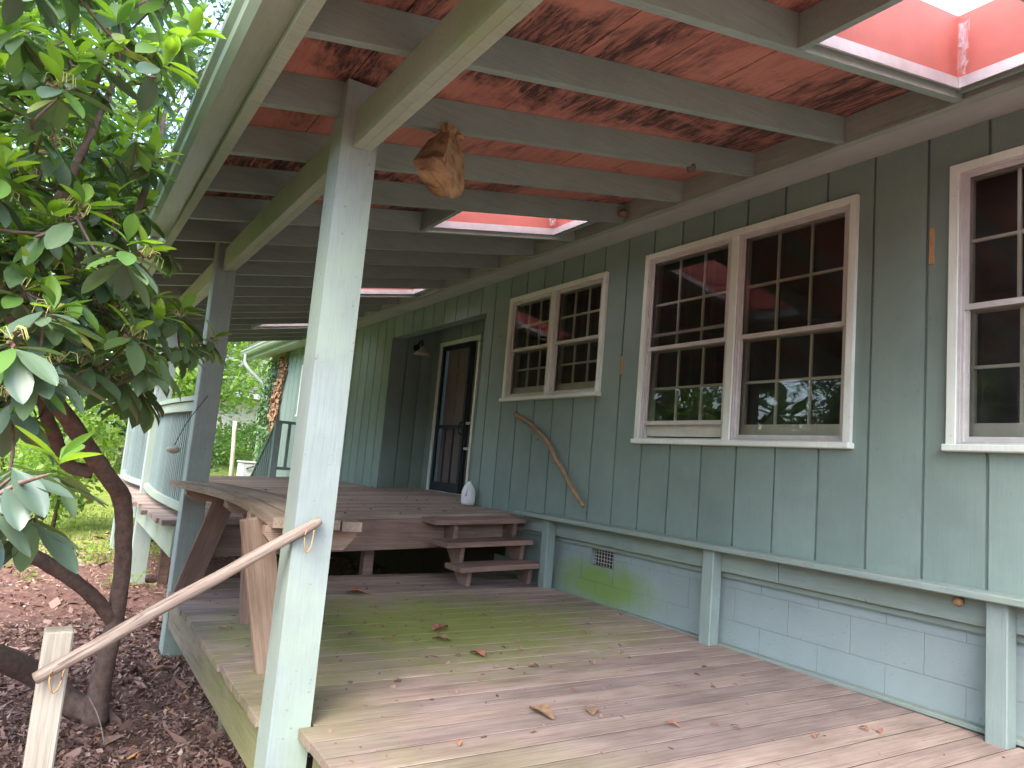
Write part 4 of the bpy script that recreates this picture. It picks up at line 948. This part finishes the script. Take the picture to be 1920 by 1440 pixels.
for (p, yg, man) in whorls:
    cand = min(SK, key=lambda s: (s[0] - p).length)[0]; SK.append((p, 0))
    md = (p + cand) / 2 + Vector((random.uniform(-.06, .06), random.uniform(-.06, .06), -.06))
    if (p - cand).length < 1.6: tube_data([q - tb for q in smooth_path([cand, md, p + Vector((0, 0, -.02))], 3)], lerp_list([.006, .005, .004], 7), 5, 0, False, BV, BF)
    axv = Vector((random.uniform(-.35, .35) + (.2 if p.x > 0 else 0), random.uniform(-.45, .15), 1)).normalized()
    a = axv.cross(Vector((0, 1, .1))).normalized(); b = axv.cross(a); n = random.randint(8, 12) if (p.z < 1.6 or man) else random.randint(5, 8); ph = random.uniform(0, 6)
    size = random.uniform(.115, .155) if not man else random.uniform(.145, .175)
    for k in range(n):
        t = ph + k * 2.4; tilt = random.uniform(.05, .75) if not yg else random.uniform(-.15, .55)
        d = (a * math.cos(t) + b * math.sin(t)) * math.cos(tilt) - axv * math.sin(tilt) - Vector((0, 0, .12))
        leaves.append((p + axv * random.uniform(-.03, .015), d, axv + d * .25, size * random.uniform(.75, 1.15), 'old' if random.random() < .85 else 'mid'))
    if yg:
        for k in range(random.randint(4, 7) if p.z < 1.6 else random.randint(6, 9)):
            t = ph + k * 2.1; tilt = random.uniform(.35, 1.1)
            d = (a * math.cos(t) + b * math.sin(t)) * math.cos(tilt) + axv * math.sin(tilt)
            leaves.append((p + axv * random.uniform(.02, .05), d, axv * .6 - d * .5 + Vector((0, 0, .5)), size * random.uniform(.55, .9), 'young' if random.random() < .75 else 'mid'))
    if random.random() < (.6 if man else .18):              # faded flower heads with curled stalks
        for k in range(7):
            t = random.uniform(0, 6.28); r = random.uniform(.03, .06); q = p + axv * .02; o = (a * math.cos(t) + b * math.sin(t))
            tube_data([q - tb, q + o * r * .6 + axv * .035 - tb, q + o * r + axv * .03 - tb, q + o * r * 1.1 + axv * .0 - tb], [.0016] * 4, 4, 0, False, CV, CF)
        for k in range(8):
            q = p + axv * random.uniform(.0, .04) + Vector((random.uniform(-.03, .03), random.uniform(-.03, .03), 0)); i0 = len(DV)
            DV += [q - tb + Vector([random.uniform(-.014, .014) for _ in range(3)]) for _ in range(4)]; DF += [[i0, i0 + 1, i0 + 2], [i0, i0 + 2, i0 + 3]]
add("branches", mesh("branches", BV, BF, M['bark'], True), shrub, tb)
o = add("curled_stalks", mesh("curled_stalks", CV, CF, M['curl'], True), shrub, tb); o["kind"] = "stuff"
o = add("faded_flowers", mesh("faded_flowers", DV, DF, M['dead']), shrub, tb); o["kind"] = "stuff"
# leaf prototype meshes (a fold along the midrib, bent tip)
def leafproto(kind, var):
    V = []; Fs = []; S = [(0, .04), (.08, .16), (.25, .62), (.45, .95), (.65, 1.), (.83, .72), (.95, .34), (1, .05)]
    for (t, wd) in S:
        cz = -(.10 + .07 * var) * t * t + .02 * math.sin(t * 5 + var)
        for s in (-1, -.5, 0, .5, 1): V.append((t, s * wd * .19, cz + abs(s) * wd * (.035 if kind != 'young' else .06) - (.012 if s == 0 else 0)))
    for i in range(len(S) - 1):
        for j in range(4): q = i * 5 + j; Fs.append([q, q + 5, q + 6, q + 1])
    return mesh("leaf_" + kind, V, Fs, M['rleaf_' + kind], True)
PROT = {k: [leafproto(k, v) for v in range(3)] for k in ('old', 'mid', 'young')}
def vis(l):
    u, v = pxs(l[0]); return -80 < u < 1980 and -80 < v < 1500
leaves.sort(key=lambda l: ((l[0] - Vector(CAM)).length + (0 if vis(l) else 50)))
for (c, d, nn, L, kd) in leaves[:300]:
    x = d.normalized(); s = nn.cross(x).normalized(); z = x.cross(s); q = Matrix((x, s, z)).transposed().to_quaternion()
    add("leaf", random.choice(PROT[kd]), shrub, c, q, (L, L, L))
R_ = leaves[300:]
C_ = np.array([tuple(l[0] - tb) for l in R_]); D_ = np.array([tuple(l[1]) for l in R_]); N_ = np.array([tuple(l[2]) for l in R_]); L_ = np.array([l[3] for l in R_])
rd = np.array([{'old': random.uniform(0, .55), 'mid': random.uniform(.55, .75), 'young': random.uniform(.78, 1)}[l[4]] for l in R_])
v, f, q = leaf_cloud(C_, D_, N_, L_, L_ * .2, rd)
o = add("foliage", np_mesh("foliage", v, f, 3, M['rleaf_mass'], q, True), shrub, tb); o["kind"] = "stuff"

# ================================================================== GROUND COVER
n = 90000; h_ = n // 2
X = np.concatenate([rng.uniform(-2.2, 1.1, h_), rng.uniform(-5, 3.6, h_)]); Y = np.concatenate([rng.uniform(2.6, 6.5, h_), rng.uniform(2.4, 12.2, h_)])
Z = np.array([gz(a, b) for a, b in zip(X, Y)]) + .004 + rng.uniform(0, .014, n)
L_ = rng.gamma(2.2, .006, n) + .006; big = rng.uniform(size=n) < .04; L_[big] *= 2.2
v, f, q = card_cloud(np.stack([X, Y, Z], 1), L_, L_ * rng.uniform(.1, .5, n), np.clip(rng.normal(.42, .26, n), 0, 1), .75)
o = add("mulch", np_mesh("mulch", v, f, 4, M['mulch'], q)); o["kind"] = "stuff"; tag(o, "reddish brown leaf litter and bark mulch covering the ground", "mulch")
n = 60000
X = rng.uniform(-14, 3.2, n); Y = rng.uniform(9.5, 26, n); k = (Y - .55 * X + 1.2 * np.sin(X * 1.3) + rng.normal(size=n) * .5) > 9.6; X, Y = X[k], Y[k]; n = len(X)
Z = np.array([gz(a, b) for a, b in zip(X, Y)]); h = rng.uniform(.03, .09, n); a = rng.uniform(0, 6.28, n); wd = .007
B = np.stack([X, Y, Z], 1); s = np.stack([np.cos(a), np.sin(a), np.zeros(n)], 1) * wd; tip = np.stack([rng.normal(size=n) * .03, rng.normal(size=n) * .03, h], 1)
v = np.stack([B - s, B + s, B + tip], 1).reshape(-1, 3); f = np.arange(n * 3).reshape(-1, 3)
o = add("grass", np_mesh("grass", v, f, 3, M['grass'], rng.uniform(size=n))); o["kind"] = "stuff"; tag(o, "bright thin lawn grass beyond the porch posts", "grass")
# weeds at the mulch edge
def weed(u, v, Y, n, label):
    p = onZ(u, v, -.42); z = gz(p.x, p.y); base = Vector((p.x, p.y, z)); t = thing("weed_seedling", base, label, "weed", "weeds in the mulch")
    P = np.zeros((n, 3)); P[:, 0] = rng.normal(size=n) * .05; P[:, 1] = rng.normal(size=n) * .05; P[:, 2] = rng.uniform(.03, .14, n)
    D = unit(P * np.array([1, 1, .2]) + rng.normal(size=(n, 3)) * .02); L = rng.uniform(.05, .09, n)
    vv, ff, qq = leaf_cloud(P, D, np.tile(np.array([[0, 0, 1.]]), (n, 1)), L, L * .4, rng.uniform(.5, 1, n)); add("leaf_cluster", np_mesh("leaf_cluster", vv, ff, 3, M['tleaf_lime'], qq), t, base)["kind"] = "stuff"
    V, Fs = [], []
    for i in range(min(n, 6)): tube_data([Vector((0, 0, -.02)), Vector(P[i]) * .5 + Vector((0, 0, .02)), Vector(P[i])], [.003, .0025, .002], 4, 0, False, V, Fs)
    add("stem", mesh("stem", V, Fs, M['curl']), t, base)
weed(250, 1100, 8, 14, "small bright weed sprouting at the foot of a porch post")
for (u, v) in ((40, 1090), (170, 1045), (330, 1010), (60, 1020), (205, 1110)): weed(u, v, 8, 10, "small green weed sprouting in the mulch near the lawn edge")
# offcut board and chips on the mulch
pp = onZ(352, 1205, -.43); of = box("board_offcut", pp.x - .05, pp.x + .3, pp.y - .03, pp.y + .06, gz(pp.x, pp.y) + .0, gz(pp.x, pp.y) + .05, M['brace']); tag(of, "short timber offcut lying on the mulch beside a porch post", "board")
tw = onZ(195, 1340, -.45); t_ = tube("thin_twig", [onY(166, 1305, 4.3), onY(185, 1345, 4.1), onY(196, 1395, 3.95)], [.005, .004, .002], M['log'], None, 5); tag(t_, "thin pale twig standing against the shrub trunk base", "twig")

# ================================================================== DEBRIS ON THE DECKS
def leaf_scrap(u, v, L, wd, label, mt='deadleaf', z=None, group=None, curl=.5):
    p = onZ(u, v, .0); zz = zl(p.x, p.y) + .004; p = onZ(u, v, zz); ang = random.uniform(0, 6.28); V = []; Fs = []; m_ = 5
    for i in range(m_ + 1):
        t = i / m_; ww = wd * math.sin(math.pi * min(max(t, .06), .94)) * random.uniform(.75, 1.2)
        for s in (-1, 0, 1):
            x = (t - .5) * L; y = s * ww; V.append((x * math.cos(ang) - y * math.sin(ang), x * math.sin(ang) + y * math.cos(ang), .002 + abs(s) * curl * ww * random.uniform(.5, 1.1) + .01 * math.sin(t * 3.1)))
    for i in range(m_):
        for j in range(2): q = i * 3 + j; Fs.append([q, q + 3, q + 4, q + 1])
    o = add("dead_leaf", mesh("dead_leaf", V, Fs, M[mt]), None, p); return tag(o, label, "leaf", group)
leaf_scrap(1015, 1338, .16, .045, "large curled brown leaf near the front of the lower deck")
leaf_scrap(1108, 1335, .09, .03, "narrow torn brown leaf beside the large curled leaf")
leaf_scrap(668, 1113, .17, .05, "reddish curled bark flake on the deck below the raised deck rim", 'orange')
leaf_scrap(825, 1180, .14, .045, "crumpled reddish leaf clump on the mossy planks", 'orange'); leaf_scrap(828, 1200, .12, .04, "brown shredded leaf beside the crumpled reddish clump", 'deadleaf')
leaf_scrap(895, 1228, .11, .035, "reddish leaf at the front edge of the moss", 'orange'); leaf_scrap(1098, 1187, .06, .02, "dark leaf scrap on the moss toward the block wall")
SG = "leaf scraps on the lower deck"
for (u, v) in ((1260, 1360), (1380, 1365), (1530, 1382), (1620, 1368), (1650, 1372), (1340, 1360), (735, 1195), (655, 1190), (700, 1140), (975, 1222), (1000, 1250), (1165, 1225), (1110, 1245), (860, 1395), (745, 1278), (420, 1180), (905, 1155)):
    leaf_scrap(u, v, random.uniform(.04, .08), random.uniform(.008, .02), "small dead leaf scrap lying on the lower deck planks", random.choice(['deadleaf', 'orange', 'dead']), group=SG)
n = 900
X = np.clip(rng.normal(2.3, .75, n), 1.0, 3.7); Y = np.clip(rng.normal(4.2, .8, n), 1.4, 5.6); kk = n // 3
X[:kk] = rng.uniform(1, 3.7, kk); Y[:kk] = rng.uniform(1.4, 5.6, kk)
Z = np.array([zl(a, b) for a, b in zip(X, Y)]) + .003; L_ = rng.gamma(2, .007, n) + .004
v, f, q = leaf_cloud(np.stack([X, Y, Z], 1), rng.normal(size=(n, 3)) * np.array([1, 1, .1]), np.tile(np.array([[0, 0, 1.]]), (n, 1)) + rng.normal(size=(n, 3)) * .3, L_, L_ * rng.uniform(.08, .4, n), rng.uniform(0, .6, n))
o = add("deck_crumbs", np_mesh("deck_crumbs", v, f, 3, M['mulch'], q)); o["kind"] = "stuff"; tag(o, "fine twigs and leaf crumbs scattered over the lower deck", "debris")
n = 420
X = rng.uniform(1.0, 4.3, n); Y = rng.uniform(5.85, 9.2, n); X = np.where((Y < 6.8), np.minimum(X, 3.75), X)
Z = np.array([zu(a, b) for a, b in zip(X, Y)]) + .004; L_ = rng.gamma(2, .009, n) + .005
v, f, q = leaf_cloud(np.stack([X, Y, Z], 1), rng.normal(size=(n, 3)) * np.array([1, 1, .1]), np.tile(np.array([[0, 0, 1.]]), (n, 1)) + rng.normal(size=(n, 3)) * .3, L_, L_ * rng.uniform(.1, .4, n), rng.uniform(0, .5, n))
o = add("deck_crumbs", np_mesh("deck_crumbs", v, f, 3, M['mulch'], q)); o["kind"] = "stuff"; tag(o, "leaf crumbs scattered over the raised deck by the door", "debris")

# ================================================================== SMALL ODDITIES
dl_ = thing("gutter_debris", onY(300, 400, 5.3), "dried brown leaf stalks caught at the gutter joint", "debris")
for (u0, v0, u1, v1) in ((276, 388, 280, 418), (284, 384, 287, 424), (291, 380, 293, 415)):
    tube("dried_leaf", [onY(u0, v0, 5.3), onY((u0 + u1) / 2 + 1, (v0 + v1) / 2, 5.28), onY(u1, v1, 5.3)], [.006, .014, .004], M['orange'], dl_, 5)
tube("stalk", [onY(215, 425, 5.0), onY(250, 412, 5.1), onY(276, 396, 5.25), onY(300, 390, 5.36)], [.01, .008, .006, .005], M['orange'], dl_, 6)
def lump(name, c, r, mt, label, cat):
    V = []; Fs = []; n_ = 9; rows_ = 6
    for i in range(rows_ + 1):
        ph = math.pi * i / rows_
        for k in range(n_):
            t = 2 * math.pi * k / n_; rr = r * random.uniform(.8, 1.2); V.append((rr * math.sin(ph) * math.cos(t), rr * math.sin(ph) * math.sin(t), rr * .9 * math.cos(ph)))
    for i in range(rows_):
        for k in range(n_): k2 = (k + 1) % n_; Fs.append([i * n_ + k, i * n_ + k2, (i + 1) * n_ + k2, (i + 1) * n_ + k])
    return tag(add(name, mesh(name, V, Fs, mt, True), None, c), label, cat)
lump("mud_nest", onX(1797, 1127, 3.75), .024, M['chip'], "small tan mud nest stuck under the wall ledge", "nest")
lump("mud_nest", (3.33, 3.985, zr(3.33, 0) + .06), .035, M['deadleaf'], "brown wasp nest tucked against a rafter end near the skylight", "nest")
lump("mud_nest", (2.86, 2.87 - .02, zr(2.86, 0) + .0), .03, M['shingle'], "grey dirt nest hanging at a rafter's lower edge", "nest")
